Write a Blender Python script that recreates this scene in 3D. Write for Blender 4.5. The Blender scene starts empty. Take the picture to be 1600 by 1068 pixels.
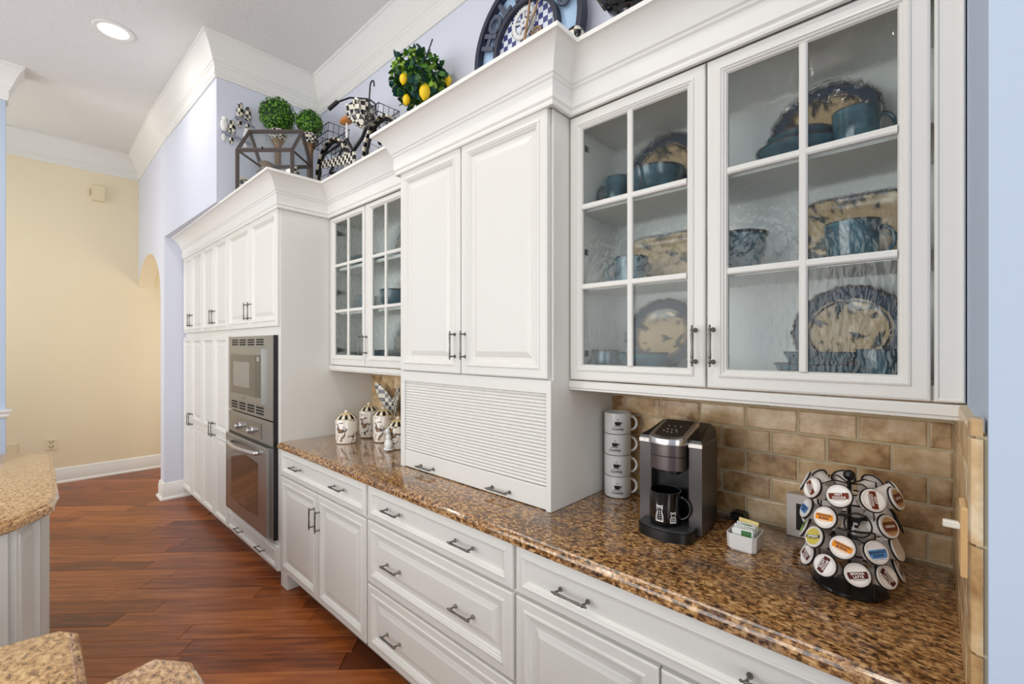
import bpy, math, random
from mathutils import Vector, Matrix
random.seed(7)
PI = math.pi
SC = bpy.context.scene
COL = SC.collection

# ---------------------------------------------------------------- camera, world, lights, exposure
cam = bpy.data.objects.new('camera', bpy.data.cameras.new('camera'))
COL.objects.link(cam)
cam.location = (0, 0, 1.53)
cam.rotation_euler = (PI / 2, 0, -math.radians(47.16))
cam.data.sensor_width = 36
cam.data.lens = 36 * 703 / 1600
cam.data.shift_y = 6 / 1600
cam.data.clip_start = 0.02
SC.camera = cam
SC.view_settings.view_transform = 'Standard'
SC.view_settings.look = 'None'
SC.view_settings.gamma = 1
SC.view_settings.use_curve_mapping = False
SC.view_settings.exposure = -0.13
W = bpy.data.worlds.new('daylight'); SC.world = W; W.use_nodes = True
W.node_tree.nodes['Background'].inputs[0].default_value = (0.86, 0.93, 1.0, 1)
W.node_tree.nodes['Background'].inputs[1].default_value = 1.0

def area(name, loc, rot, sx, sy, power, col=(1, 1, 1)):
    l = bpy.data.lights.new(name, 'AREA'); l.shape = 'RECTANGLE'; l.size = sx; l.size_y = sy
    l.energy = power; l.color = col
    o = bpy.data.objects.new(name, l); COL.objects.link(o); o.location = loc; o.rotation_euler = rot
    return o
# daylight through the windows of the open living side (left of the frame) and behind the camera
area('window_daylight', (-3.35, 2.9, 1.75), (0, -PI / 2, 0), 2.3, 4.6, 120, (1.0, 0.985, 0.955))
area('window_daylight', (-0.9, -2.6, 1.75), (PI / 2, 0, 0), 3.6, 2.3, 78, (1.0, 0.99, 0.97))
area('hall_fill', (-1.75, 6.35, 2.2), (0, -PI / 2, 0), 2.0, 1.1, 27, (1.0, 0.98, 0.94))  # added lamp without a visible source, brightens the hall and its cream wall
area('hall_fill', (2.45, 6.35, 1.6), (0, PI / 2, 0), 1.6, 0.9, 16, (1.0, 0.97, 0.92))  # second added lamp, set before the closed right wall of the hall

# ---------------------------------------------------------------- materials
def lin(c):
    return tuple(((v / 255) / 12.92 if v / 255 <= 0.04045 else ((v / 255 + 0.055) / 1.055) ** 2.4) for v in c) + (1,)
MATS = {}
def mat(name, rgb, rough=0.5, metal=0.0, coat=0.0, emit=None, es=0, spec=None):
    if name in MATS: return MATS[name]
    m = bpy.data.materials.new(name); m.use_nodes = True
    b = m.node_tree.nodes['Principled BSDF']
    b.inputs['Base Color'].default_value = lin(rgb); b.inputs['Roughness'].default_value = rough
    b.inputs['Metallic'].default_value = metal; b.inputs['Coat Weight'].default_value = coat
    b.inputs['Coat Roughness'].default_value = 0.08
    if spec is not None: b.inputs['Specular IOR Level'].default_value = spec
    if emit: b.inputs['Emission Color'].default_value = lin(emit); b.inputs['Emission Strength'].default_value = es
    m.diffuse_color = lin(rgb)
    MATS[name] = m
    return m
def nt(m): return m.node_tree, m.node_tree.nodes, m.node_tree.links, m.node_tree.nodes['Principled BSDF']
def node(n, t, **kw):
    x = n.new(t)
    for k, v in kw.items():
        if k in x.inputs: x.inputs[k].default_value = v
        else: setattr(x, k, v)
    return x
def ramp(n, stops, interp='LINEAR'):
    r = n.new('ShaderNodeValToRGB'); r.color_ramp.interpolation = interp
    e = r.color_ramp.elements
    e[0].position, e[0].color = stops[0][0], lin(stops[0][1]); e[1].position, e[1].color = stops[-1][0], lin(stops[-1][1])
    for p, c in stops[1:-1]:
        k = e.new(p); k.color = lin(c)
    return r
def bump(m, scale, strength, dist=0.01, detail=3, coords='Object'):
    t, n, l, b = nt(m)
    tc = n.new('ShaderNodeTexCoord'); no = node(n, 'ShaderNodeTexNoise', Scale=scale, Detail=detail)
    bp = node(n, 'ShaderNodeBump', Strength=strength, Distance=dist)
    l.new(tc.outputs[coords], no.inputs['Vector']); l.new(no.outputs[0], bp.inputs['Height']); l.new(bp.outputs[0], b.inputs['Normal'])

WHITE = mat('cabinet_white_paint', (228, 227, 222), 0.38)
INNER = mat('cabinet_interior', (236, 236, 232), 0.5)
TRIM = mat('trim_white_paint', (236, 235, 231), 0.4)
CEIL = mat('ceiling_paint', (232, 232, 231), 0.9); bump(CEIL, 60, 0.5, 0.01, 4)
BLUE = mat('periwinkle_wall_paint', (216, 220, 234), 0.8)
BLUEP = mat('pale_blue_wall_paint', (186, 201, 221), 0.8)
YELLOW = mat('cream_yellow_wall_paint', (243, 230, 200), 0.85)
PEWTER = mat('pewter_metal', (118, 116, 112), 0.3, 1.0)
STEEL = mat('brushed_steel', (176, 175, 172), 0.33, 1.0)
STEELD = mat('dark_steel', (120, 118, 116), 0.35, 1.0)
BLACKG = mat('black_glass', (14, 13, 13), 0.05, 0, 0.5)
OVENGL = mat('oven_window_glass', (70, 56, 44), 0.06, 0, 0.6)
MWGL = mat('microwave_window', (128, 128, 126), 0.12, 0, 0.3)
BLACKP = mat('black_plastic', (16, 16, 18), 0.3)
BLACKM = mat('black_ceramic', (12, 12, 13), 0.12, 0, 0.4)
BLACKW = mat('black_wire', (14, 13, 14), 0.35, 0.2)
GUN = mat('gunmetal_panel', (92, 88, 88), 0.32, 0.75)
SILV = mat('satin_silver', (200, 197, 196), 0.25, 0.9)
CERW = mat('white_ceramic', (232, 232, 230), 0.15, 0, 0.4)
PLASW = mat('white_plastic', (236, 235, 230), 0.4)
PODW = mat('pod_plastic', (226, 220, 214), 0.35)
INK = mat('black_ink', (16, 16, 18), 0.6)
WHITEINK = mat('white_ink', (240, 240, 238), 0.6)
DARKGAP = mat('dark_recess', (20, 20, 20), 0.8)
GROUT = mat('grout', (206, 192, 162), 0.9)
BEIGEP = mat('beige_plate', (222, 186, 134), 0.4)
CREAMP = mat('cream_plastic', (236, 222, 186), 0.45)
CHAR = mat('charcoal_wood', (84, 74, 72), 0.6)
NAVY = mat('dark_blue_grey_metal', (44, 48, 66), 0.5)
ORANGEL = mat('tan_leather', (196, 128, 66), 0.5)
GOLDB = mat('antique_bronze', (146, 116, 88), 0.4, 0.5)
WOODB = mat('weathered_brown', (130, 108, 92), 0.7)
LEMON = mat('lemon_yellow', (246, 206, 20), 0.4)
GREENL = mat('leaf_dark_green', (40, 84, 40), 0.5)
GREENM = mat('leaf_mid_green', (74, 124, 36), 0.5)
GREENY = mat('leaf_lime', (140, 176, 60), 0.5)
GREENB = mat('leaf_blue_green', (36, 82, 82), 0.5)
GREENE = mat('leaf_cream_edge', (216, 216, 150), 0.5)
BOX1 = mat('boxwood_green', (66, 122, 24), 0.5)
BOX2 = mat('boxwood_bright', (112, 168, 40), 0.5)
BOX3 = mat('boxwood_dark', (26, 62, 12), 0.6)
PAPERW = mat('paper_white', (232, 236, 230), 0.6)
PAPERG = mat('paper_green', (64, 118, 60), 0.6)
PAPERY = mat('paper_yellow', (238, 216, 140), 0.6)
SIGNB = mat('sign_white', (216, 208, 202), 0.55)
LAMP = mat('lamp_lens', (255, 252, 245), 0.4, emit=(255, 250, 242), es=7)
CREAMC = mat('cream_glaze', (222, 200, 160), 0.14, 0, 0.5)
BROWNRIM = mat('brown_rim_glaze', (48, 36, 34), 0.2, 0, 0.4)

def teal():
    m = mat('teal_glaze', (70, 104, 118), 0.12, 0, 0.6); t, n, l, b = nt(m)
    tc = n.new('ShaderNodeTexCoord'); no = node(n, 'ShaderNodeTexNoise', Scale=18.0, Detail=3.0)
    r = ramp(n, [(0.3, (34, 58, 68)), (0.5, (50, 86, 98)), (0.7, (66, 112, 126))])
    l.new(tc.outputs['Object'], no.inputs[0]); l.new(no.outputs[0], r.inputs[0]); l.new(r.outputs[0], b.inputs['Base Color'])
    return m
TEAL = teal()
def leafy():
    m = mat('leaf_pattern_glaze', (222, 200, 160), 0.14, 0, 0.5); t, n, l, b = nt(m)
    tc = n.new('ShaderNodeTexCoord'); no = node(n, 'ShaderNodeTexNoise', Scale=17.0, Detail=2.5, Distortion=1.0)
    r = ramp(n, [(0.0, (216, 190, 152)), (0.535, (200, 170, 128)), (0.57, (70, 60, 52)), (0.66, (52, 64, 66))])
    l.new(tc.outputs['Object'], no.inputs[0]); l.new(no.outputs[0], r.inputs[0]); l.new(r.outputs[0], b.inputs['Base Color'])
    return m
LEAFY = leafy()
def checker(name, a, b_, scale):
    m = mat(name, a, 0.25, 0, 0.3); t, n, l, b = nt(m)
    tc = n.new('ShaderNodeTexCoord'); ck = node(n, 'ShaderNodeTexChecker', Scale=scale)
    ck.inputs['Color1'].default_value = lin(a); ck.inputs['Color2'].default_value = lin(b_)
    mp = n.new('ShaderNodeMapping'); mp.inputs['Location'].default_value = (0.013, 0.017, 0.011)
    l.new(tc.outputs['Object'], mp.inputs[0]); l.new(mp.outputs[0], ck.inputs['Vector']); l.new(ck.outputs[0], b.inputs['Base Color'])
    return m
CK = checker('black_cream_check', (22, 20, 22), (232, 226, 210), 34)
CKS = checker('small_black_cream_check', (22, 20, 22), (232, 226, 210), 52)
CKB = checker('blue_white_check', (62, 70, 128), (222, 230, 240), 34)
CKG = checker('grey_cream_check', (96, 98, 104), (228, 224, 208), 36)
def floral():
    m = mat('floral_ceramic', (236, 230, 218), 0.18, 0, 0.4); t, n, l, b = nt(m)
    tc = n.new('ShaderNodeTexCoord'); no = node(n, 'ShaderNodeTexNoise', Scale=30.0, Detail=2.5, Distortion=1.0)
    r = ramp(n, [(0.0, (238, 232, 222)), (0.575, (236, 228, 214)), (0.6, (66, 60, 86)), (0.68, (120, 92, 70)), (0.74, (190, 150, 60))])
    l.new(tc.outputs['Object'], no.inputs[0]); l.new(no.outputs[0], r.inputs[0]); l.new(r.outputs[0], b.inputs['Base Color'])
    return m
FLORAL = floral()
def granite(name, stops, dk):
    m = mat(name, (150, 110, 70), 0.12, 0, 0.5); t, n, l, b = nt(m)
    tc = n.new('ShaderNodeTexCoord')
    mp = n.new('ShaderNodeMapping'); mp.inputs['Rotation'].default_value = (0, 0, 0.6); mp.inputs['Scale'].default_value = (1.0, 0.62, 1.0)
    l.new(tc.outputs['Object'], mp.inputs[0])
    n1 = node(n, 'ShaderNodeTexNoise', Scale=95.0, Detail=4.0, Roughness=0.62, Distortion=0.6)
    r1 = ramp(n, stops)
    n2 = node(n, 'ShaderNodeTexNoise', Scale=9.0, Detail=3.0, Roughness=0.6)
    r2 = ramp(n, [(0.50, (0, 0, 0)), (0.68, (255, 255, 255))])
    n3 = node(n, 'ShaderNodeTexNoise', Scale=150.0, Detail=2.0)
    r3 = ramp(n, [(0.38, (20, 18, 22)), (0.52, (88, 72, 70)), (0.62, (156, 130, 112))])
    for x in (n1, n2, n3): l.new(mp.outputs[0], x.inputs['Vector'])
    l.new(n1.outputs[0], r1.inputs[0]); l.new(n2.outputs[0], r2.inputs[0]); l.new(n3.outputs[0], r3.inputs[0])
    ml = n.new('ShaderNodeMath'); ml.operation = 'MULTIPLY'; ml.inputs[1].default_value = dk; l.new(r2.outputs[0], ml.inputs[0])
    mx = n.new('ShaderNodeMix'); mx.data_type = 'RGBA'
    l.new(ml.outputs[0], mx.inputs[0]); l.new(r1.outputs[0], mx.inputs[6]); l.new(r3.outputs[0], mx.inputs[7])
    l.new(mx.outputs[2], b.inputs['Base Color'])
    return m
GRANITE = granite('brown_granite', [(0.34, (34, 24, 18)), (0.42, (90, 60, 34)), (0.49, (150, 106, 62)), (0.57, (190, 146, 94)), (0.68, (226, 190, 140))], 0.7)
GRANITE_LIT = granite('brown_granite_lit', [(0.30, (66, 42, 22)), (0.38, (124, 84, 48)), (0.46, (176, 130, 82)), (0.54, (204, 160, 108)), (0.66, (228, 190, 140))], 0.2)  # same brown granite, lightened to put strong light into its colour
def tilemat():
    m = mat('tumbled_stone_tile', (160, 120, 80), 0.28, 0, 0.3); t, n, l, b = nt(m)
    tc = n.new('ShaderNodeTexCoord'); oi = n.new('ShaderNodeObjectInfo')
    ad = n.new('ShaderNodeVectorMath'); ad.operation = 'ADD'
    l.new(tc.outputs['Object'], ad.inputs[0]); l.new(oi.outputs['Location'], ad.inputs[1])
    no = node(n, 'ShaderNodeTexNoise', Scale=14.0, Detail=5.0, Roughness=0.6)
    l.new(ad.outputs[0], no.inputs['Vector'])
    r = ramp(n, [(0.28, (148, 110, 68)), (0.45, (200, 164, 116)), (0.6, (222, 192, 148)), (0.74, (240, 222, 188))])
    ma = node(n, 'ShaderNodeMath', operation='MULTIPLY'); ma.inputs[1].default_value = 0.26
    mb = node(n, 'ShaderNodeMath', operation='ADD')
    l.new(oi.outputs['Random'], ma.inputs[0]); l.new(ma.outputs[0], mb.inputs[0]); l.new(no.outputs[0], mb.inputs[1])
    mc = node(n, 'ShaderNodeMath', operation='SUBTRACT'); mc.inputs[1].default_value = 0.13
    l.new(mb.outputs[0], mc.inputs[0]); l.new(mc.outputs[0], r.inputs[0]); l.new(r.outputs[0], b.inputs['Base Color'])
    n2 = node(n, 'ShaderNodeTexNoise', Scale=40.0, Detail=3.0); bp = node(n, 'ShaderNodeBump', Strength=0.3, Distance=0.004)
    l.new(ad.outputs[0], n2.inputs['Vector']); l.new(n2.outputs[0], bp.inputs['Height']); l.new(bp.outputs[0], b.inputs['Normal'])
    return m
TILE = tilemat()
def wood():
    m = mat('cherry_plank', (120, 62, 32), 0.34, 0, 0.0); t, n, l, b = nt(m)
    tc = n.new('ShaderNodeTexCoord'); oi = n.new('ShaderNodeObjectInfo')
    mp = n.new('ShaderNodeMapping'); mp.inputs['Scale'].default_value = (1.3, 14, 1)
    ad = n.new('ShaderNodeVectorMath'); ad.operation = 'ADD'
    cm = n.new('ShaderNodeVectorMath'); cm.operation = 'SCALE'; cm.inputs['Scale'].default_value = 7.3
    l.new(oi.outputs['Location'], cm.inputs[0]); l.new(tc.outputs['Object'], mp.inputs[0])
    l.new(mp.outputs[0], ad.inputs[0]); l.new(cm.outputs[0], ad.inputs[1])
    no = node(n, 'ShaderNodeTexNoise', Scale=2.2, Detail=6.0, Roughness=0.6, Distortion=0.4)
    l.new(ad.outputs[0], no.inputs['Vector'])
    ma = node(n, 'ShaderNodeMath', operation='MULTIPLY'); ma.inputs[1].default_value = 0.34
    mb = node(n, 'ShaderNodeMath', operation='ADD')
    l.new(oi.outputs['Random'], ma.inputs[0]); l.new(ma.outputs[0], mb.inputs[0]); l.new(no.outputs[0], mb.inputs[1])
    r = ramp(n, [(0.42, (94, 44, 16)), (0.6, (130, 66, 28)), (0.76, (154, 84, 38)), (0.95, (180, 108, 54))])
    l.new(mb.outputs[0], r.inputs[0]); l.new(r.outputs[0], b.inputs['Base Color'])
    return m
WOOD = wood()
def glass(name, scale, strength, gl=0.10, tint=0.82, rw=0.0):
    m = bpy.data.materials.new(name); m.use_nodes = True; n = m.node_tree.nodes; l = m.node_tree.links
    n.clear(); out = n.new('ShaderNodeOutputMaterial')
    tr = n.new('ShaderNodeBsdfTransparent'); tr.inputs[0].default_value = (tint * 0.97, tint, tint, 1)
    rf = n.new('ShaderNodeBsdfRefraction'); rf.inputs['IOR'].default_value = 1.06; rf.inputs['Roughness'].default_value = 0.0
    rf.inputs[0].default_value = (0.95, 0.97, 0.97, 1)
    gs = n.new('ShaderNodeBsdfGlossy'); gs.inputs['Roughness'].default_value = 0.0
    m1 = n.new('ShaderNodeMixShader'); m1.inputs[0].default_value = rw
    m2 = n.new('ShaderNodeMixShader'); m2.inputs[0].default_value = gl
    if scale:
        tc = n.new('ShaderNodeTexCoord'); mp = n.new('ShaderNodeMapping'); mp.inputs['Scale'].default_value = (1, 1.0, 0.45)
        no = node(n, 'ShaderNodeTexNoise', Scale=scale, Detail=2.0, Distortion=0.5)
        bp = node(n, 'ShaderNodeBump', Strength=strength, Distance=0.01)
        l.new(tc.outputs['Object'], mp.inputs[0]); l.new(mp.outputs[0], no.inputs['Vector']); l.new(no.outputs[0], bp.inputs['Height'])
        l.new(bp.outputs[0], rf.inputs['Normal']); bq = node(n, 'ShaderNodeBump', Strength=0.22, Distance=0.01); l.new(no.outputs[0], bq.inputs['Height']); l.new(bq.outputs[0], gs.inputs['Normal'])
    l.new(tr.outputs[0], m1.inputs[1]); l.new(rf.outputs[0], m1.inputs[2])
    l.new(m1.outputs[0], m2.inputs[1]); l.new(gs.outputs[0], m2.inputs[2]); l.new(m2.outputs[0], out.inputs[0])
    return m
SEEDY = glass('seedy_glass', 75.0, 0.5, 0.022, 0.98, 0.6)
CLEAR = glass('clear_glass', 0, 0, 0.08, 0.95)

# ---------------------------------------------------------------- mesh builder
class MB:
    def __init__(s): s.v = []; s.f = []; s.m = []
    def add(s, vs, fs, mi=0):
        o = len(s.v); s.v += [tuple(p) for p in vs]
        for f in fs: s.f.append([i + o for i in f]); s.m.append(mi)
        return s
    def box(s, x0, x1, y0, y1, z0, z1, mi=0, bev=0.0):
        if bev:
            b = bev; vs = []
            for z, e in ((z0, b), (z0 + b, 0), (z1 - b, 0), (z1, b)):
                vs += [(x0 + e, y0 + e, z), (x1 - e, y0 + e, z), (x1 - e, y1 - e, z), (x0 + e, y1 - e, z)]
            fs = [(3, 2, 1, 0), (12, 13, 14, 15)]
            for k in range(3):
                for i in range(4): j = (i + 1) % 4; fs.append((k * 4 + i, k * 4 + j, k * 4 + 4 + j, k * 4 + 4 + i))
            return s.add(vs, fs, mi)
        vs = [(x, y, z) for z in (z0, z1) for x, y in ((x0, y0), (x1, y0), (x1, y1), (x0, y1))]
        return s.add(vs, [(3, 2, 1, 0), (4, 5, 6, 7), (0, 1, 5, 4), (1, 2, 6, 5), (2, 3, 7, 6), (3, 0, 4, 7)], mi)
    def rings(s, rs, mi=0, cap=True, closed=True, mfn=None):
        n = len(rs[0]); o = len(s.v)
        for r in rs: s.v += [tuple(p) for p in r]
        for k in range(len(rs) - 1):
            for i in range(n if closed else n - 1):
                j = (i + 1) % n
                s.f.append([o + k * n + i, o + k * n + j, o + (k + 1) * n + j, o + (k + 1) * n + i]); s.m.append(mfn(k, i) if mfn else mi)
        if cap:
            s.f.append([o + i for i in reversed(range(n))]); s.m.append(mfn(0, 0) if mfn else mi)
            s.f.append([o + (len(rs) - 1) * n + i for i in range(n)]); s.m.append(mfn(len(rs) - 2, 0) if mfn else mi)
        return s
    def lathe(s, prof, seg=32, c=(0, 0, 0), mi=0, mfn=None, cap=True, wob=None, M=None):
        rs = []
        for k, (r, z) in enumerate(prof):
            row = []
            for i in range(seg):
                a = 2 * PI * i / seg; q = r
                if wob: q = r * (1 + wob(k, a))
                p = Vector((q * math.cos(a), q * math.sin(a), z))
                if M: p = M @ p
                row.append((p.x + c[0], p.y + c[1], p.z + c[2]))
            rs.append(row)
        return s.rings(rs, mi, cap, True, mfn)
    def tube(s, pts, r, seg=8, mi=0, closed=False, r2=None):
        P = [Vector(p) for p in pts]; n = len(P); rs = []
        up = Vector((0, 0, 1))
        prevn = None
        for i in range(n):
            if closed: t = (P[(i + 1) % n] - P[i - 1])
            else: t = P[min(i + 1, n - 1)] - P[max(i - 1, 0)]
            t.normalize()
            if prevn is None:
                a = t.cross(up)
                if a.length < 1e-3: a = t.cross(Vector((1, 0, 0)))
                a.normalize()
            else:
                a = prevn - t * prevn.dot(t); a.normalize()
            prevn = a; b = t.cross(a)
            rr = r if r2 is None else r + (r2 - r) * i / (n - 1)
            rs.append([tuple(P[i] + a * rr * math.cos(2 * PI * k / seg) + b * rr * math.sin(2 * PI * k / seg)) for k in range(seg)])
        if closed:
            rs.append(rs[0]); return s.rings(rs, mi, False)
        return s.rings(rs, mi, True)
    def prism(s, poly, z0, z1, mi=0):
        return s.rings([[(x, y, z0) for x, y in poly], [(x, y, z1) for x, y in poly]], mi)
    def ball(s, c, r, seg=16, rg=10, sc=(1, 1, 1), mi=0, M=None):
        rs = []
        for k in range(rg + 1):
            a = PI * k / rg; q = max(math.sin(a), 0.001)
            row = []
            for i in range(seg):
                p = Vector((r * sc[0] * q * math.cos(2 * PI * i / seg), r * sc[1] * q * math.sin(2 * PI * i / seg), -r * sc[2] * math.cos(a)))
                if M: p = M @ p
                row.append((p.x + c[0], p.y + c[1], p.z + c[2]))
            rs.append(row)
        return s.rings(rs, mi)
    def xf(s, M):
        s.v = [tuple(M @ Vector(p)) for p in s.v]; return s

ORG = {}
def finish(o, parent, label, cat, group, kind):
    COL.objects.link(o)
    if parent is not None: o.parent = parent
    if label: o['label'] = label
    if cat: o['category'] = cat
    if group: o['group'] = group
    if kind: o['kind'] = kind
    return o
def mesh(name, mb, mats, smooth=False):
    me = bpy.data.meshes.new(name); me.from_pydata(mb.v, [], mb.f); me.update()
    if not isinstance(mats, (list, tuple)): mats = [mats]
    for m in mats: me.materials.append(m)
    if len(mats) > 1: me.polygons.foreach_set('material_index', mb.m)
    import bmesh
    b = bmesh.new(); b.from_mesh(me); bmesh.ops.recalc_face_normals(b, faces=b.faces); b.to_mesh(me); b.free()
    if smooth:
        me.polygons.foreach_set('use_smooth', [True] * len(me.polygons))
        try: me.set_sharp_from_angle(angle=math.radians(smooth if smooth is not True else 40))
        except Exception: pass
    return me
def build(name, mb, mats, parent=None, label=None, cat=None, group=None, kind=None, smooth=False, org=None, local=False):
    """verts given in world axes (unless local); the object gets an origin org and verts relative to it"""
    pw = Vector(ORG.get(parent.name, (0, 0, 0))) if parent is not None else Vector((0, 0, 0))
    if not local:
        if org is None:
            if parent is not None: org = pw
            else:
                xs, ys, zs = zip(*mb.v); org = ((min(xs) + max(xs)) / 2, (min(ys) + max(ys)) / 2, min(zs))
        org = Vector(org)
        mb.v = [(x - org.x, y - org.y, z - org.z) for x, y, z in mb.v]
    else: org = Vector(org) if org is not None else pw
    o = bpy.data.objects.new(name, mesh(name, mb, mats, smooth))
    o.location = org - pw if not local or org is not None else (0, 0, 0)
    finish(o, parent, label, cat, group, kind)
    ORG[o.name] = tuple(org)
    return o
def thing(name, loc, label, cat, group=None, rz=0, kind=None):
    o = bpy.data.objects.new(name, None); o.empty_display_size = 0.05; o.location = loc; o.rotation_euler = (0, 0, rz)
    finish(o, None, label, cat, group, kind); ORG[o.name] = tuple(loc)
    return o
def part(name, mb, mats, parent, smooth=False, label=None, kind=None, loc=None, rot=None):
    """local-space part of a (possibly rotated) thing"""
    o = bpy.data.objects.new(name, mesh(name, mb, mats, smooth))
    if loc: o.location = loc
    if rot: o.rotation_euler = rot
    finish(o, parent, label, None, None, kind)
    return o
def inst(name, me, parent, loc, rot=(0, 0, 0), label=None):
    o = bpy.data.objects.new(name, me); o.location = loc; o.rotation_euler = rot
    return finish(o, parent, label, None, None, None)
def copytree(o, parent=None, loc=None, rz=None, label=None):
    c = o.copy(); COL.objects.link(c); c.parent = parent
    if loc is not None: c.location = loc
    if rz is not None: c.rotation_euler[2] = rz
    if label: c['label'] = label
    for ch in list(o.children): copytree(ch, c)
    return c

def text2d(s, size, bold=0.0):
    cu = bpy.data.curves.new('t', 'FONT'); cu.body = s; cu.size = size; cu.align_x = 'CENTER'; cu.align_y = 'CENTER'
    cu.offset = bold; cu.resolution_u = 2; cu.space_character = 1.1
    o = bpy.data.objects.new('t', cu); me = bpy.data.meshes.new_from_object(o)
    vs = [(v.co.x, v.co.y) for v in me.vertices]; fs = [list(p.vertices) for p in me.polygons]
    bpy.data.objects.remove(o); bpy.data.curves.remove(cu); bpy.data.meshes.remove(me)
    return vs, fs
def flat(mb, vs, fs, fn, mi=0): mb.add([fn(a, b) for a, b in vs], fs, mi)

def sweep(prof, path, side=1, closed=False):
    """prof: (out, z) ; path xy ; out goes to the left of travel when side=1. mitred"""
    mb = MB(); n = len(path); rows = []
    for i in range(n):
        p = Vector(path[i])
        d0 = (p - Vector(path[i - 1])).normalized() if (i > 0 or closed) else None
        d1 = (Vector(path[(i + 1) % n]) - p).normalized() if (i < n - 1 or closed) else None
        if d0 is None: d0 = d1
        if d1 is None: d1 = d0
        n0 = Vector((-d0.y, d0.x)); n1 = Vector((-d1.y, d1.x)); m = (n0 + n1)
        m = m / max(m.dot(n0), 0.2) * side
        rows.append([(p.x + m.x * o, p.y + m.y * o, z) for o, z in prof])
    return mb.rings(rows, 0, True, True)

def offset_poly(poly, d):
    n = len(poly); out = []
    for i in range(n):
        p = Vector(poly[i]); a = (p - Vector(poly[i - 1])).normalized(); b = (Vector(poly[(i + 1) % n]) - p).normalized()
        n0 = Vector((-a.y, a.x)); n1 = Vector((-b.y, b.x)); m = n0 + n1; m = m / max(m.dot(n0), 0.3)
        q = p + m * d; out.append((q.x, q.y))
    return out
def slab(poly, z, th=0.04):   # ccw polygon, stepped ogee edge
    mb = MB(); rs = []
    for d, zz in ((0.004, z - th), (0, z - th + 0.004), (0, z - 0.018), (0.003, z - 0.011), (0.010, z - 0.006), (0.014, z - 0.0065), (0.016, z - 0.001), (0.020, z)):
        rs.append([(x, y, zz) for x, y in offset_poly(poly, d)])
    return mb.rings(rs)

# ---------------------------------------------------------------- the setting
def S(name, mb, m, **k): return build(name, mb, m, kind='structure', **k)
ZC = 3.83
S('wall_right', MB().box(1.755, 1.9, -0.4, 3.93, 0, ZC), BLUE)
# wall above and beyond the tall cabinets, with the arched opening
path = [(0.97, 3.93), (0.93, 5.58), (0.935, 7.12)]
mb = MB()
mb.prism([(0.97, 3.93), (1.9, 3.93), (1.9, 5.58), (0.93, 5.58)], 2.6135, ZC)          # bulkhead over the pantry niche
mb.prism([(0.93, 5.58), (1.9, 5.58), (1.9, 5.76), (0.9306, 5.76)], 0, ZC)           # stub at the end of the cabinets
S('wall_right_far', mb, BLUE)
mb = MB(); cy_, hw, sp, rise = 6.47, 0.71, 2.03, 0.53
ys = [5.76 + (7.18 - 5.76) * i / 28 for i in range(29)]
def az(y): return sp + rise * math.sqrt(max(0, 1 - ((y - cy_) / hw) ** 2))
rows = []
for y in ys:
    x = 0.9306 if y < 7.12 else 0.9355
    rows.append([(x, y, az(y)), (x + 0.15, y, az(y)), (x + 0.15, y, ZC), (x, y, ZC)])
mb.rings(rows)
o = S('wall_arch', mb, [BLUE, YELLOW])
for p in o.data.polygons:
    if abs(p.normal.z) > 0.25 and p.center.z < 1.2 or p.normal.z < -0.1: p.material_index = 1
    if p.normal.x > 0.9: p.material_index = 1
S('wall_far', MB().box(-1.9, 2.6, 7.12, 7.25, 0, ZC), YELLOW)
S('wall_hall_right', MB().box(2.5, 2.62, 5.7, 7.12, 0, ZC), YELLOW)
S('wall_hall_near', MB().box(1.9, 2.6, 5.6, 5.76, 0, ZC), YELLOW)
S('wall_left_far', MB().box(-3.5, -0.12, 5.58, 5.74, 0, ZC), BLUEP)
S('wall_hall_left', MB().box(-1.95, -1.85, 5.74, 7.12, 0, ZC), YELLOW)
S('wall_near', MB().box(0.93, 1.9, -0.55, -0.062, 0, ZC), BLUEP)
# living side: wall with wide window openings, and back wall
mb = MB().box(-3.6, -3.48, -2.8, 5.74, 0, 0.55).box(-3.6, -3.48, -2.8, 5.74, 2.95, ZC)
mb.box(-3.6, -3.48, -2.8, 0.55, 0.55, 2.95).box(-3.6, -3.48, 5.25, 5.74, 0.55, 2.95)
S('wall_left', mb, BLUEP)
mb = MB().box(-3.6, 1.0, -2.82, -2.7, 0, 0.55).box(-3.6, 1.0, -2.82, -2.7, 2.95, ZC)
mb.box(-3.6, -2.8, -2.82, -2.7, 0.55, 2.95).box(0.95, 1.0, -2.82, -2.7, 0.55, 2.95)
S('wall_back', mb, BLUEP)
for k, y in enumerate((0.6, 1.75, 2.9, 4.05, 5.2)):
    pass
mb = MB()
for y in (0.55, 1.72, 2.9, 4.07, 5.19): mb.box(-3.58, -3.5, y, y + 0.06, 0.55, 2.95)
mb.box(-3.58, -3.5, 0.55, 5.25, 0.55, 0.61).box(-3.58, -3.5, 0.55, 5.25, 2.89, 2.95).box(-3.58, -3.5, 0.55, 5.25, 1.9, 1.94)
S('window_1', mb, TRIM)
mb = MB()
for x in (-2.8, -1.58, -0.34, 0.89): mb.box(x, x + 0.06, -2.8, -2.72, 0.55, 2.95)
mb.box(-2.8, 0.95, -2.8, -2.72, 0.55, 0.61).box(-2.8, 0.95, -2.8, -2.72, 2.89, 2.95)
S('window_2', mb, TRIM)
S('ceiling', MB().box(-3.6, 2.62, -2.82, 7.25, ZC, ZC + 0.08), CEIL)
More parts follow.
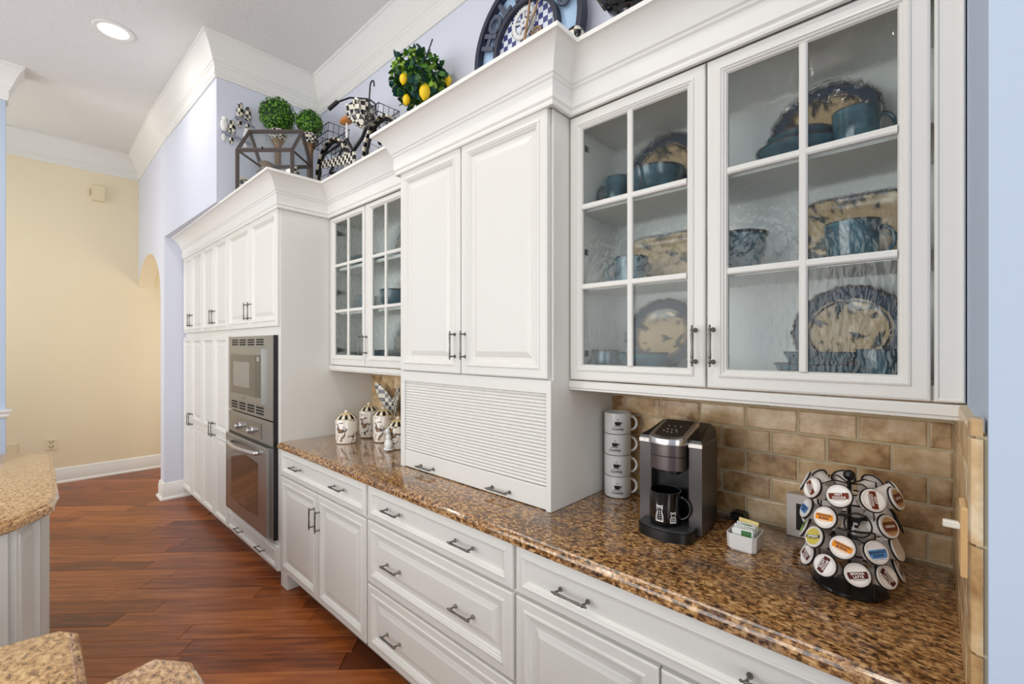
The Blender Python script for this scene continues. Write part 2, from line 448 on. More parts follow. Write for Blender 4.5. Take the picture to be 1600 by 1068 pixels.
# cornice
CP = [(0, 3.55), (0.012, 3.55), (0.014, 3.566), (0.019, 3.572), (0.019, 3.632), (0.026, 3.64), (0.028, 3.652), (0.036, 3.66), (0.038, 3.672),
      (0.046, 3.690), (0.058, 3.725), (0.074, 3.762), (0.092, 3.792), (0.104, 3.806), (0.11, 3.808), (0.11, ZC), (0, ZC)]
S('trim_1', sweep(CP, [(1.755, -0.06), (1.755, 3.93), (0.97, 3.93), (0.93, 5.58), (0.935, 7.12), (-1.85, 7.12)], 1), TRIM, smooth=30)
S('trim_2', sweep(CP, [(-0.12, 5.72), (-0.12, 5.58), (-3.48, 5.58)], 1), TRIM, smooth=30)
RP = [(0, 0.935), (0.012, 0.94), (0.02, 0.955), (0.02, 0.97), (0.032, 0.985), (0.036, 1.0), (0, 1.004)]
S('trim_3', sweep(RP, [(-0.12, 5.72), (-0.12, 5.58), (-3.48, 5.58)], 1), TRIM)
BP = [(0, 0), (0.034, 0), (0.034, 0.012), (0.028, 0.022), (0.018, 0.028), (0.018, 0.125), (0.014, 0.132), (0.014, 0.150), (0.008, 0.162), (0, 0.168)]
S('baseboard_far', sweep(BP, [(2.5, 7.12), (-1.85, 7.12)], 1), TRIM, smooth=30)
S('baseboard_right', sweep(BP, [(1.20, 5.58), (0.93, 5.58), (0.9306, 5.76), (1.2, 5.76)], 1), TRIM, smooth=30)
S('baseboard_left', sweep(BP, [(-0.12, 5.72), (-0.12, 5.58), (-3.48, 5.58)], 1), TRIM, smooth=30)

# floor: slab plus individual diagonal planks
fl = S('floor', MB().box(-3.6, 2.62, -2.82, 7.25, -0.06, -0.006), mat('subfloor_wood', (96, 48, 22), 0.35))
def clip(poly, ax, val, keep_less):
    out = []
    for i in range(len(poly)):
        a, b = poly[i - 1], poly[i]
        ia = (a[ax] <= val) if keep_less else (a[ax] >= val); ib = (b[ax] <= val) if keep_less else (b[ax] >= val)
        if ia != ib:
            t = (val - a[ax]) / (b[ax] - a[ax]); out.append((a[0] + (b[0] - a[0]) * t, a[1] + (b[1] - a[1]) * t))
        if ib: out.append(b)
    return out
q = math.sqrt(0.5); pw = 0.127
for k in range(0, 60):
    v0 = 0.25 + k * pw
    u = -6.2 + random.random() * 1.0
    while u < 1.2:
        L = random.uniform(0.75, 1.7); g = 0.0008
        c = [(u + g, v0 + g), (u + L - g, v0 + g), (u + L - g, v0 + pw - g), (u + g, v0 + pw - g)]
        u += L
        poly = [((a + b) * q, (b - a) * q) for a, b in c]
        cx = sum(p[0] for p in poly) / 4; cyy = sum(p[1] for p in poly) / 4
        for ax, val, less in ((0, -1.3, False), (0, 1.75 if cyy < 5.6 else 2.45, True), (1, 0.3, False), (1, 7.118, True)):
            if poly: poly = clip(poly, ax, val, less)
        if len(poly) < 3: continue
        # hidden under the cabinet run or behind the islands
        if cx - cyy * 0.0 > 1.55 and cyy < 5.4: continue
        if cx < -0.1 and cyy < 3.4: continue
        mx_ = sum(p[0] for p in poly) / len(poly); my_ = sum(p[1] for p in poly) / len(poly)
        loc = [((p[0] - mx_) * q - (p[1] - my_) * q, (p[0] - mx_) * q + (p[1] - my_) * q) for p in poly]
        lp = loc if sum(loc[i - 1][0] * loc[i][1] - loc[i][0] * loc[i - 1][1] for i in range(len(loc))) > 0 else loc[::-1]
        try:
            ins = offset_poly(lp, 0.0012)
            mb = MB().rings([[(x, y, -0.006) for x, y in lp], [(x, y, -0.0012) for x, y in lp], [(x, y, 0) for x, y in ins]])
        except Exception: continue
        pl = bpy.data.objects.new('plank', mesh('plank', mb, WOOD))
        pl.location = (mx_, my_, 0) ; pl.rotation_euler = (0, 0, -PI / 4)
        pl.location = Vector(pl.location) - Vector(ORG['floor'])
        finish(pl, fl, None, None, None, None)

# ---------------------------------------------------------------- wall tiles (running bond, tumbled)
def tile_mesh(w, h, d=0.010, seed=0):
    rnd = random.Random(seed); mb = MB(); hw_, hh = w / 2, h / 2
    def ring(e, z, j):
        pts = []
        for sx, sy, n_ in ((-1, -1, 0), (1, -1, 1), (1, 1, 2), (-1, 1, 3)):
            for t in (0.0, 0.33, 0.66):
                a = [(-1, -1), (1, -1), (1, 1), (-1, 1)][n_]; b = [(-1, -1), (1, -1), (1, 1), (-1, 1)][(n_ + 1) % 4]
                x = (a[0] + (b[0] - a[0]) * t) * (hw_ - e); y = (a[1] + (b[1] - a[1]) * t) * (hh - e)
                pts.append((x + rnd.uniform(-j, j), y + rnd.uniform(-j, j), z))
        return pts
    mb.rings([ring(0.001, 0, 0), ring(0.001, d * 0.55, 0.0008), ring(0.0028, d * 0.9, 0.0008), ring(0.006, d, 0.0005)])
    return mb
tvar = {}
def get_tile(w, h):
    key = (round(w, 3), round(h, 3), random.randrange(4))
    if key not in tvar: tvar[key] = mesh('tile', tile_mesh(w, h, 0.010, len(tvar)), TILE)
    return tvar[key]
def tiles_run(parent, X, y0, y1, z0, rows, phase, maxz):
    p = Vector(ORG[parent.name])
    for r in range(rows):
        z = z0 + r * 0.08; zt = min(z + 0.08, maxz)
        st = phase + (0.0795 if r % 2 else 0.0)
        k = math.floor((y0 - st) / 0.159) - 1
        while True:
            a = st + k * 0.159; b = a + 0.159; k += 1
            if a > y1: break
            a_, b_ = max(a, y0), min(b, y1)
            if b_ - a_ < 0.012: continue
            me = get_tile(b_ - a_ - 0.003, zt - z - 0.003)
            inst('tile', me, parent, Vector((X, (a_ + b_) / 2, (z + zt) / 2)) - p, (PI / 2, 0, -PI / 2))
wr = bpy.data.objects['wall_right']
g1 = MB().box(1.7425, 1.7552, -0.056, 1.019, 0.915, 1.398).box(1.7425, 1.7552, 1.997, 3.039, 0.915, 1.398)
build('grout', g1, GROUT, wr)
tiles_run(wr, 1.7495, -0.05, 1.02, 0.9185, 6, 0.0020, 1.398)
tiles_run(wr, 1.7495, 1.99, 3.035, 0.9185, 6, 0.03, 1.398)
wn = bpy.data.objects['wall_near']
build('grout', MB().box(0.95, 1.742, -0.0625, -0.0505, 0.915, 1.398), GROUT, wn)
p = Vector(ORG['wall_near'])
for r in range(6):
    z = 0.9185 + r * 0.08; zt = min(z + 0.08, 1.398); x = 1.742 - (0.08 if r % 2 else 0.159)
    xs = [1.742]
    while x > 0.99: xs.append(x); x -= 0.159
    xs.append(0.988)
    for a, b in zip(xs[1:], xs[:-1]):
        if b - a < 0.015: continue
        inst('tile', get_tile(b - a - 0.003, zt - z - 0.003), wn, Vector(((a + b) / 2, -0.0575, (z + zt) / 2)) - p, (PI / 2, 0, PI))
zz = 0.9185     # bullnose edge pieces
while zz < 1.42:
    h = min(0.159, 1.425 - zz)
    mb = MB(); rs = []
    for (x, y) in ((0.984, -0.0575), (0.984, -0.045), (0.965, -0.0425), (0.950, -0.0455), (0.943, -0.053), (0.943, -0.0575)): rs.append((x, y))
    mb.rings([[(x, y, zz + 0.002) for x, y in rs], [(x, y, zz + h - 0.002) for x, y in rs]])
    build('tile', mb, TILE, wn, smooth=30); zz += h
    if h < 0.159: break

# ---------------------------------------------------------------- cabinet parts
FRAME = [(0.0, 0.0), (0.0, 0.016), (0.0015, 0.0185), (0.005, 0.020)]
def prof_raised(s):
    return FRAME + [(0.034 * s, 0.020), (0.036 * s, 0.0235), (0.041 * s, 0.0245), (0.045 * s, 0.0215), (0.048 * s, 0.0215), (0.053 * s, 0.0165),
                    (0.056 * s, 0.0165), (0.062 * s, 0.0085), (0.078 * s, 0.0085), (0.081 * s, 0.0105), (0.100 * s, 0.0165), (0.103 * s, 0.0165)]
def prof_flat(s):
    return FRAME + [(0.024 * s, 0.020), (0.026 * s, 0.0235), (0.031 * s, 0.0245), (0.035 * s, 0.0205), (0.039 * s, 0.0195), (0.046 * s, 0.010), (0.048 * s, 0.010)]
def rect_ring(w, h, i, d): return [(-d, i, i), (-d, i, h - i), (-d, w - i, h - i), (-d, w - i, i)]
def panel(w, h, prof): return MB().rings([rect_ring(w, h, i, d) for i, d in prof])
def mk_door(parent, name, y0, y1, z0, z1, X, kind='raised', s=1.0):
    """front plane ~X, body behind it"""
    g = 0.0015; w = y1 - y0 - 2 * g; h = z1 - z0 - 2 * g
    mb = panel(w, h, prof_raised(s) if kind == 'raised' else prof_flat(s))
    mb.v = [(x + X + 0.020, y + y0 + g, z + z0 + g) for x, y, z in mb.v]
    return build(name, mb, WHITE, parent, org=(X, y0, z0))
def mk_two_panel(parent, y0, y1, z0, zm, z1, X):
    d = mk_door(parent, 'door', y0, y1, z0, z1, X + 0.004)
    # replace by a frame with two raised fields
    me = d.data; g = 0.0015; mb = MB()
    w = y1 - y0 - 2 * g
    for a, b in ((z0, zm), (zm, z1)):
        h = b - a - (g if a == z0 else 0) - (g if b == z1 else 0)
        m2 = panel(w, h, prof_raised(0.8)); zb = (a + g if a == z0 else a) - z0
        mb.add([(x + 0.020, y + g, z + zb) for x, y, z in m2.v], m2.f)
    d.data = mesh('door', mb, WHITE); d.location.x -= 0.004
    return d
# bar pull: turned bar on two posts
def pull_mesh(L=0.128):
    mb = MB(); h = L / 2
    prof = [(0.0008, -h), (0.0030, -h + 0.002), (0.0034, -h + 0.006), (0.0022, -h + 0.009), (0.0048, -h + 0.012), (0.0052, -h + 0.018), (0.0030, -h + 0.022),
            (0.0046, -h + 0.026), (0.0042, -h + 0.040), (0.0034, 0)]
    prof += [(r, -z) for r, z in prof[-2::-1]]
    mb.lathe(prof, 12, (-0.030, 0, 0))
    for sgn in (-1, 1):
        mb.lathe([(0.0075, 0), (0.0075, 0.003), (0.0036, 0.007), (0.0032, 0.018), (0.0050, 0.024), (0.0050, 0.030)], 12, (0, 0, sgn * (h - 0.015)), M=Matrix.Rotation(-PI / 2, 3, 'Y'))
    return mesh('handle', mb, PEWTER, 50)
PULL = pull_mesh(0.128); PULLS = pull_mesh(0.118)
def handle(parent, X, y, z, horiz=False, me=None):
    p = Vector(ORG[parent.name])
    return inst('handle', me or PULL, parent, Vector((X, y, z)) - p, (PI / 2, 0, 0) if horiz else (0, 0, 0))

def glass_door(parent, y0, y1, z0, z1, X, gy0, gy1, gz0, gz1, my, mz):
    """framed door with 2x3 lights"""
    g = 0.0015; mb = MB()
    def rr(a0, a1, b0, b1, d): return [(X + 0.02 - d, a0, b0), (X + 0.02 - d, a0, b1), (X + 0.02 - d, a1, b1), (X + 0.02 - d, a1, b0)]
    def lerp(t): return (y0 + g + (gy0 - y0 - g) * t, y1 - g + (gy1 - y1 + g) * t, z0 + g + (gz0 - z0 - g) * t, z1 - g + (gz1 - z1 + g) * t)
    seq = [(0, 0), (0, 0.016), (0.03, 0.0185), (0.10, 0.020), (0.12, 0.020), (0.56, 0.020), (0.60, 0.0235), (0.68, 0.0245), (0.74, 0.021), (0.80, 0.021), (0.87, 0.0165), (0.93, 0.0165), (1.0, 0.010), (1.0, 0.0), (0, 0.0)]
    mb.rings([rr(*lerp(t), d) for t, d in seq], cap=False)
    d = build('door', mb, WHITE, parent, org=(X, y0, z0))
    X0 = X
    def bar(a0, a1, b0, b1, vert):
        m = MB(); c = 0.0045; X = X0 + (0 if vert else 0.0006)
        if vert: pts = [(X + 0.012, a0), (X + 0.003, a0), (X - 0.0005, a0 + c), (X - 0.0005, a1 - c), (X + 0.003, a1), (X + 0.012, a1)]; m.rings([[(x, y, b0) for x, y in pts], [(x, y, b1) for x, y in pts]])
        else: pts = [(X + 0.012, b0), (X + 0.003, b0), (X - 0.0005, b0 + c), (X - 0.0005, b1 - c), (X + 0.003, b1), (X + 0.012, b1)]; m.rings([[(x, a0, z) for x, z in pts], [(x, a1, z) for x, z in pts]])
        build('muntin', m, WHITE, d)
    bar(my - 0.010, my + 0.010, gz0, gz1, True)
    for z in mz: bar(gy0, gy1, z - 0.010, z + 0.010, False)
    ys_ = [gy0, my, gy1]; zs_ = [gz0] + list(mz) + [gz1]
    for a, b in zip(ys_[:-1], ys_[1:]):
        for c_, e in zip(zs_[:-1], zs_[1:]):
            build('glass_pane', MB().box(X + 0.013, X + 0.016, a, b, c_, e), SEEDY, d)
    return d
# ---- wall cabinets with glass doors
def wall_cabinet(y0, y1, label, doors, shelves, hinge_y):
    t = thing('glass_wall_cabinet', (1.44, (y0 + y1) / 2, 1.36), label, 'cabinet')
    mb = MB()
    mb.box(1.44, 1.752, y0, y0 + 0.02, 1.40, 2.60).box(1.44, 1.752, y1 - 0.02, y1, 1.40, 2.60)
    ya, yb = y0 + 0.0201, y1 - 0.0201
    mb.box(1.4402, 1.743, ya, yb, 1.4002, 1.437).box(1.4402, 1.743, ya, yb, 2.372, 2.5998).box(1.7432, 1.7518, ya, yb, 1.4002, 2.5998)
    build('body', mb, WHITE, t)
    build('brightening_back', MB().box(1.7395, 1.743, y0 + 0.0205, y1 - 0.0205, 1.4375, 2.3715), mat('brightening_back_white', (247, 247, 243), 0.5), t)  # extra panel, whiter than the cabinet paint, added to lighten the dim interior
    for z in shelves: build('shelf', MB().box(1.462, 1.739, y0 + 0.0205, y1 - 0.0205, z - 0.018, z), INNER, t)
    # light rail under the doors
    rp = [(1.44, 1.397), (1.425, 1.397), (1.418, 1.392), (1.418, 1.372), (1.423, 1.369), (1.423, 1.362), (1.44, 1.360)]
    build('light_rail', MB().rings([[(x, y0, z) for x, z in rp], [(x, y1, z) for x, z in rp]]), WHITE, t)
    for z in (1.50, 1.90, 2.31):
        m = MB().box(1.462, 1.52, hinge_y - 0.006, hinge_y, z - 0.012, z + 0.012, bev=0.002).box(1.455, 1.475, hinge_y - 0.014, hinge_y, z - 0.02, z + 0.02)
        build('hinge', m, PEWTER, t)
    return t
wc = wall_cabinet(-0.06, 1.018, 'white glass-door wall cabinet above the coffee maker, nearest the camera', 2, (1.76, 2.06), 1.0)
d1 = glass_door(wc, 0.505, 1.015, 1.400, 2.402, 1.42, 0.565, 0.959, 1.460, 2.345, 0.762, (1.752, 2.052))
d2 = glass_door(wc, -0.004, 0.502, 1.400, 2.402, 1.42, 0.056, 0.442, 1.460, 2.345, 0.249, (1.752, 2.052))
handle(d1, 1.42, 0.535, 1.530); handle(d2, 1.42, 0.482, 1.530)
for z in (1.76, 2.06): pass
m = MB().rings([rect_ring(0.051, 1.0, i, d) for i, d in [(0, 0), (0, 0.016), (0.003, 0.020), (0.006, 0.020), (0.009, 0.0165)]]); m.v = [(x + 1.44, y - 0.0595, z + 1.401) for x, y, z in m.v]
fp = build('filler_panel', m, WHITE, wc)
wc2 = wall_cabinet(2.0, 3.038, 'white glass-door wall cabinet above the floral canisters, beside the oven unit', 2, (1.76, 2.06), 3.02)
d3 = glass_door(wc2, 2.56, 3.030, 1.400, 2.402, 1.42, 2.590, 2.965, 1.470, 2.360, 2.775, (1.762, 2.070))
d4 = glass_door(wc2, 2.085, 2.556, 1.400, 2.402, 1.42, 2.140, 2.480, 1.470, 2.360, 2.325, (1.762, 2.070))
handle(d3, 1.42, 2.585, 1.536); handle(d4, 1.42, 2.535, 1.536)

# ---- tower cabinet over the appliance garage
tc_ = thing('tower_cabinet', (1.325, 1.51, 0.917), 'white two-door cabinet standing on the counter above a roll-up appliance garage', 'cabinet')
mb = MB().box(1.3262, 1.752, 1.0382, 1.9778, 1.395, 2.5998)
mb.box(1.326, 1.752, 1.020, 1.038, 0.9165, 2.60).box(1.326, 1.752, 1.978, 1.996, 0.9165, 2.60)
mb.box(1.31, 1.3258, 1.020, 1.042, 0.9165, 1.3528).box(1.31, 1.3258, 1.962, 1.996, 0.9165, 1.3528).box(1.3098, 1.3258, 1.020, 1.996, 1.353, 1.402).box(1.31, 1.3258, 1.020, 1.996, 2.412, 2.44)
build('body', mb, WHITE, tc_)
dl = mk_door(tc_, 'door', 1.520, 1.990, 1.405, 2.412, 1.302); dr = mk_door(tc_, 'door', 1.030, 1.516, 1.405, 2.412, 1.302)
handle(dl, 1.302, 1.556, 1.532); handle(dr, 1.302, 1.484, 1.532)
tam = build('roll_up_door', MB().box(1.314, 1.326, 1.043, 1.961, 0.918, 1.002, bev=0.003), WHITE, tc_)
n_s = 25; sh = (1.352 - 1.003) / n_s
sm = MB(); pts = [(0.010, 0), (0.0045, 0.0008), (0.0012, sh * 0.28), (0.0, sh * 0.5), (0.0012, sh * 0.72), (0.0045, sh - 0.0008), (0.010, sh)]
sm.rings([[(x, 0, z) for x, z in pts], [(x, 0.918, z) for x, z in pts]])
SLAT = mesh('slat', sm, WHITE)
for k in range(n_s): inst('slat', SLAT, tam, Vector((1.316, 1.043, 1.003 + k * sh)) - Vector(ORG[tam.name]))
build('backing', MB().box(1.324, 1.328, 1.043, 1.961, 1.003, 1.352), WHITE, tam)
handle(tam, 1.314, 1.775, 0.945, True); handle(tam, 1.314, 1.28, 0.945, True)

# ---- tall units
def tall(y0, y1, label):
    t = thing('tall_cabinet', (1.105, (y0 + y1) / 2, 0), label, 'cabinet')
    return t
XT = 1.085
oc = tall(3.04, 4.085, 'tall white oven housing cabinet with the built-in microwave and oven')
mb = MB().box(1.105, 1.752, 3.04, 3.06, 0.085, 2.60).box(1.105, 1.752, 4.065, 4.085, 0.085, 2.60).box(1.1051, 1.7518, 3.0602, 4.0648, 1.60, 2.5998)
mb.box(1.1051, 1.7518, 3.0602, 4.0648, 0.0852, 0.27).box(1.1051, 1.14, 3.0602, 3.09, 0.2702, 1.5998).box(1.1051, 1.14, 4.02, 4.0648, 0.2702, 1.5998)
mb.box(1.17, 1.74, 3.042, 4.083, 0, 0.0848)
build('body', mb, WHITE, oc)
a = mk_door(oc, 'door', 3.560, 4.080, 1.655, 2.412, XT); b = mk_door(oc, 'door', 3.045, 3.556, 1.655, 2.412, XT)
handle(a, XT, 3.60, 1.775); handle(b, XT, 3.52, 1.775)
dw = mk_door(oc, 'drawer', 3.045, 4.080, 0.090, 0.245, XT, 'flat', 0.85)
handle(dw, XT - 0.0, 3.775, 0.158, True); handle(dw, XT, 3.325, 0.158, True)
ydv = [4.085, 4.462, 4.842, 5.222, 5.60]
for k, (lab) in enumerate(['tall white pantry cabinet with four doors immediately beyond the oven unit', 'tall white pantry cabinet at the far end of the run, against the wall stub']):
    y0, ym, y1 = ydv[2 * k], ydv[2 * k + 1], ydv[2 * k + 2]
    if k == 1: y1 = 5.577
    t = tall(y0, y1, lab)
    mb = MB().box(1.105, 1.752, y0 + 0.001, y1, 0.085, 2.60).box(1.17, 1.74, y0 + 0.003, y1 - 0.002, 0, 0.0848)
    build('body', mb, WHITE, t)
    for (p0, p1, hy) in ((y0, ym, ym - 0.035), (ym, y1, ym + 0.035)):
        u = mk_door(t, 'door', p0 + 0.003, p1 - 0.003, 1.655, 2.412, XT, s=0.85); handle(u, XT, hy, 1.775)
        w = mk_two_panel(t, p0 + 0.003, p1 - 0.003, 0.085, 0.80, 1.615, XT); handle(w, XT, hy, 0.825)

# ---- base cabinets
XB = 1.10
def base(y0, y1, label):
    t = thing('base_cabinet', (1.12, (y0 + y1) / 2, 0), label, 'cabinet')
    build('body', MB().box(1.12, 1.752, y0, y1, 0.0952, 0.8745), WHITE, t)
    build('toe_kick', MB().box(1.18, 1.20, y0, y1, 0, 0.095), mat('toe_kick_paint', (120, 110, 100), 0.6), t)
    return t
b1 = base(1.966, 3.038, 'white base cabinet beside the oven with one wide drawer over two doors')
dr = mk_door(b1, 'drawer', 1.972, 3.030, 0.712, 0.872, XB, 'flat'); handle(dr, XB, 2.775, 0.795, True); handle(dr, XB, 2.24, 0.795, True)
da = mk_door(b1, 'door', 2.502, 3.030, 0.105, 0.702, XB); db = mk_door(b1, 'door', 1.972, 2.498, 0.105, 0.702, XB)
handle(da, XB, 2.538, 0.565); handle(db, XB, 2.462, 0.565)
build('corner_foot', MB().box(1.105, 1.20, 2.94, 3.036, 0.0, 0.095, bev=0.004), WHITE, b1)
b2 = base(1.012, 1.964, 'white base cabinet below the appliance garage with three wide drawers')
for z0, z1, kd in ((0.715, 0.872, 'flat'), (0.413, 0.706, 'raised'), (0.105, 0.404, 'raised')):
    d = mk_door(b2, 'drawer', 1.018, 1.958, z0, z1, XB, kd); zc = {0.715: 0.796, 0.413: 0.548, 0.105: 0.235}[z0]
    handle(d, XB, 1.735, zc, True); handle(d, XB, 1.262, zc, True)
b3 = base(-0.055, 1.010, 'white base cabinet under the coffee maker with one wide drawer over doors')
d = mk_door(b3, 'drawer', -0.048, 1.005, 0.715, 0.872, XB, 'flat'); handle(d, XB, 0.770, 0.793, True); handle(d, XB, 0.245, 0.793, True)
d = mk_door(b3, 'door', 0.508, 1.005, 0.105, 0.706, XB); handle(d, XB, 0.545, 0.565)
d = mk_door(b3, 'door', -0.048, 0.504, 0.105, 0.706, XB); handle(d, XB, 0.467, 0.565)

build('worktop', slab([(1.084, -0.082), (1.775, -0.082), (1.775, 3.056), (1.088, 3.056)], 0.915), GRANITE,
      label='long polished brown granite countertop running under the glass cabinets', cat='countertop', smooth=20)

# ---- cornice crowning all the cabinets
CC = [(0, 2.404), (0.014, 2.404), (0.017, 2.412), (0.013, 2.422), (0.020, 2.430), (0.020, 2.492), (0.026, 2.498), (0.026, 2.506), (0.032, 2.511), (0.034, 2.520),
      (0.040, 2.532), (0.050, 2.552), (0.066, 2.574), (0.086, 2.590), (0.098, 2.596), (0.106, 2.596), (0.106, 2.612), (0.09, 2.612), (0.085, 2.603), (0, 2.603)]
build('crown_moulding', sweep(CC, [(1.42, -0.058), (1.42, 1.012), (1.304, 1.012), (1.304, 2.004), (1.42, 2.004), (1.42, 3.036), (1.090, 3.036), (1.090, 5.575)], 1), TRIM,
      label='white stepped crown moulding running along the tops of all the cabinets', cat='moulding', smooth=30)

# ---------------------------------------------------------------- microwave and oven
def slots(mb, ya, yb, z0, z1, groups, rows_):
    gw = (yb - ya) / groups
    for g_ in range(groups):
        for r in range(rows_):
            a = ya + g_ * gw + gw * 0.12; b = ya + (g_ + 1) * gw - gw * 0.12; h = (z1 - z0) / rows_
            build('vent_slot', MB().box(1.0735, 1.0755, a, b, z0 + r * h + h * 0.2, z0 + (r + 1) * h - h * 0.2), DARKGAP, mb)
mw = thing('microwave_oven', (1.08, 3.55, 1.04), 'stainless built-in microwave with vent slots above the wall oven', 'microwave')
mb = MB().box(1.075, 1.104, 3.092, 4.012, 1.042, 1.598, bev=0.003).box(1.104, 1.55, 3.12, 4.0, 1.06, 1.58)
build('housing', mb, STEEL, mw)
slots(mw, 3.24, 3.955, 1.530, 1.580, 4, 3); slots(mw, 3.24, 3.965, 1.060, 1.120, 4, 3)
dm = build('door', MB().box(1.058, 1.075, 3.255, 3.925, 1.132, 1.515, bev=0.003), STEEL, mw)
build('black_frame', MB().box(1.0565, 1.059, 3.355, 3.905, 1.180, 1.468, bev=0.0005), mat('dark_grey_glass', (72, 70, 70), 0.15, 0, 0.4), dm)
build('window', MB().box(1.0555, 1.057, 3.478, 3.836, 1.234, 1.415), MWGL, dm)
cp = build('control_panel', MB().box(1.0565, 1.059, 3.268, 3.352, 1.180, 1.468), mat('control_grey', (60, 59, 60), 0.2, 0, 0.3), dm)
build('display', MB().box(1.0555, 1.057, 3.285, 3.335, 1.425, 1.455), mat('display_grey', (150, 150, 146), 0.3), dm)
wo = thing('wall_oven', (1.08, 3.55, 0.27), 'stainless wall oven with curved handle and two round knobs', 'oven')
mb = MB().box(1.075, 1.104, 3.092, 4.012, 0.280, 1.034, bev=0.003).box(1.104, 1.55, 3.12, 4.0, 0.28, 1.02)
build('housing', mb, STEEL, wo)
build('side_gasket', MB().box(1.078, 1.106, 3.086, 3.0925, 0.275, 1.60), BLACKP, wo)
build('gap', MB().box(1.0735, 1.076, 3.094, 4.010, 0.866, 0.880), BLACKP, wo)
build('control_glass', MB().box(1.0725, 1.0755, 3.30, 3.915, 0.900, 1.004), mat('control_glass', (92, 90, 88), 0.12, 0, 0.5), wo)
for y in (3.735, 3.475):
    m = MB().lathe([(0.028, 0), (0.028, 0.006), (0.022, 0.010), (0.0215, 0.034), (0.018, 0.037)], 24, (1.0725, y, 0.942), M=Matrix.Rotation(-PI / 2, 3, 'Y'))
    build('knob', m, SILV, wo, smooth=40)
od = build('door', MB().box(1.052, 1.0745, 3.135, 4.008, 0.284, 0.864, bev=0.004), STEEL, wo)
# window with bowed top and bottom
pts = []
for i in range(13): t = i / 12; pts.append((3.298 + (3.874 - 3.298) * t, 0.392 - 0.022 * math.sin(PI * t) * 0.0 - 0.03 * (1 - (2 * t - 1) ** 2) * 0.6))
for i in range(13): t = i / 12; pts.append((3.874 - (3.874 - 3.298) * t, 0.742 + 0.03 * (1 - (2 * t - 1) ** 2) * 0.6))
build('window', MB().rings([[(1.0525, y, z) for y, z in pts], [(1.0505, y, z) for y, z in pts]]), OVENGL, od)
vs, fs = text2d('BOSCH', 0.042, 0.001); mb = MB(); flat(mb, vs, fs, lambda a_, b_: (1.0500, 3.585 - a_, 0.418 + b_))
build('lettering', mb, SILV, od)
vs, fs = text2d('BOSCH', 0.018, 0.0004); mb = MB(); flat(mb, vs, fs, lambda a_, b_: (1.0575, 3.60 - a_, 1.155 + b_))
build('lettering', mb, mat('grey_print', (90, 90, 90), 0.4), dm)
hp = [(1.052, 3.89, 0.812), (1.030, 3.885, 0.812)] + [(1.030 - 0.030 * math.sin(PI * i / 10), 3.875 - 0.565 * i / 10, 0.812) for i in range(11)] + [(1.030, 3.30, 0.812), (1.052, 3.295, 0.812)]
build('handle', MB().tube(hp, 0.015, 10), SILV, od, smooth=50)

# ---------------------------------------------------------------- islands at the left
def island_panel(parent, p0, p1, z0, z1, name='panel', kind='raised', s=1.0):
    a, b = Vector(p0), Vector(p1); L = (b - a).length; d = (b - a) / L
    nrm = Vector((d.y, -d.x))
    mb = panel(L, z1 - z0, prof_raised(s) if kind == 'raised' else prof_flat(s)); V = []
    for x, y, z in mb.v:
        q_ = a + d * y + nrm * (-x); V.append((q_.x, q_.y, z + z0))
    mb.v = V
    return build(name, mb, WHITE, parent)
isl = thing('kitchen_island', (-0.4, 3.1, 0), 'white panelled kitchen island with clipped corner, under the granite slab at left', 'island')
ip = [(0.050, 3.68), (0.020, 3.72), (-0.9, 4.0), (-1.3, 3.2), (-0.75, 1.95), (0.026, 2.66), (0.052, 2.72)]
# ccw polygon, clipped corner towards the aisle
ip = [(-1.2, 2.3), (-0.62, 2.13), (-0.045, 2.42), (0.046, 2.685), (0.060, 2.76), (0.062, 3.66), (0.03, 3.71), (-0.9, 4.05), (-1.2, 3.9)]
build('body', MB().prism(ip, 0.0, 0.874), WHITE, isl)
island_panel(isl, (-0.045, 2.419), (0.020, 2.609), 0.09, 0.865, s=0.55)
island_panel(isl, (-0.62, 2.129), (-0.34, 2.270), 0.09, 0.865, s=0.8)
island_panel(isl, (-0.335, 2.272), (-0.052, 2.415), 0.09, 0.865, s=0.8)
a_, b_ = Vector((0.024, 2.62)), Vector((0.046, 2.685)); d_ = (b_ - a_).normalized(); n_ = Vector((d_.y, -d_.x))
mb = MB().prism([tuple(a_ + n_ * 0.016), tuple(b_ + n_ * 0.016 + d_ * 0.01), tuple(b_ + d_ * 0.01), tuple(a_)], 0.0, 0.872)
build('corner_post', mb, WHITE, isl)
mb = MB().prism([tuple(a_ + n_ * 0.012 - d_ * 0.006), tuple(a_ + n_ * 0.012 + d_ * 0.0005), tuple(a_ + d_ * 0.0005), tuple(a_ - d_ * 0.006)], 0.0, 0.872)
build('dark_joint', mb, DARKGAP, isl)
build('worktop', slab([(-1.25, 2.25), (-0.62, 2.085), (-0.025, 2.375), (0.070, 2.52), (0.092, 2.66), (0.100, 3.68), (0.045, 3.755), (-0.12, 3.905), (-0.9, 4.15), (-1.25, 4.0)], 0.915), GRANITE_LIT,
      label='brown granite slab, coloured as strongly lit, on the white island at left', cat='countertop', smooth=20)
pn = thing('breakfast_bar', (-0.3, 0.8, 0), 'white peninsula base under the granite counter in the lower left corner', 'counter base')
build('body', MB().prism([(-1.2, 0.2), (0.165, 0.2), (0.165, 0.99), (0.05, 1.06), (0.035, 1.32), (-0.08, 1.36), (-1.2, 1.55)], 0, 0.874), WHITE, pn)
build('worktop', slab([(-1.25, 0.12), (0.226, 0.12), (0.228, 0.955), (0.224, 1.072), (0.178, 1.135), (0.0785, 1.115), (0.0785, 1.362), (0.056, 1.394), (-0.04, 1.412), (-1.25, 1.62)], 0.915), GRANITE_LIT,
      label='brown granite peninsula counter, coloured as strongly lit, with a notch in the lower left corner', cat='countertop', smooth=20)

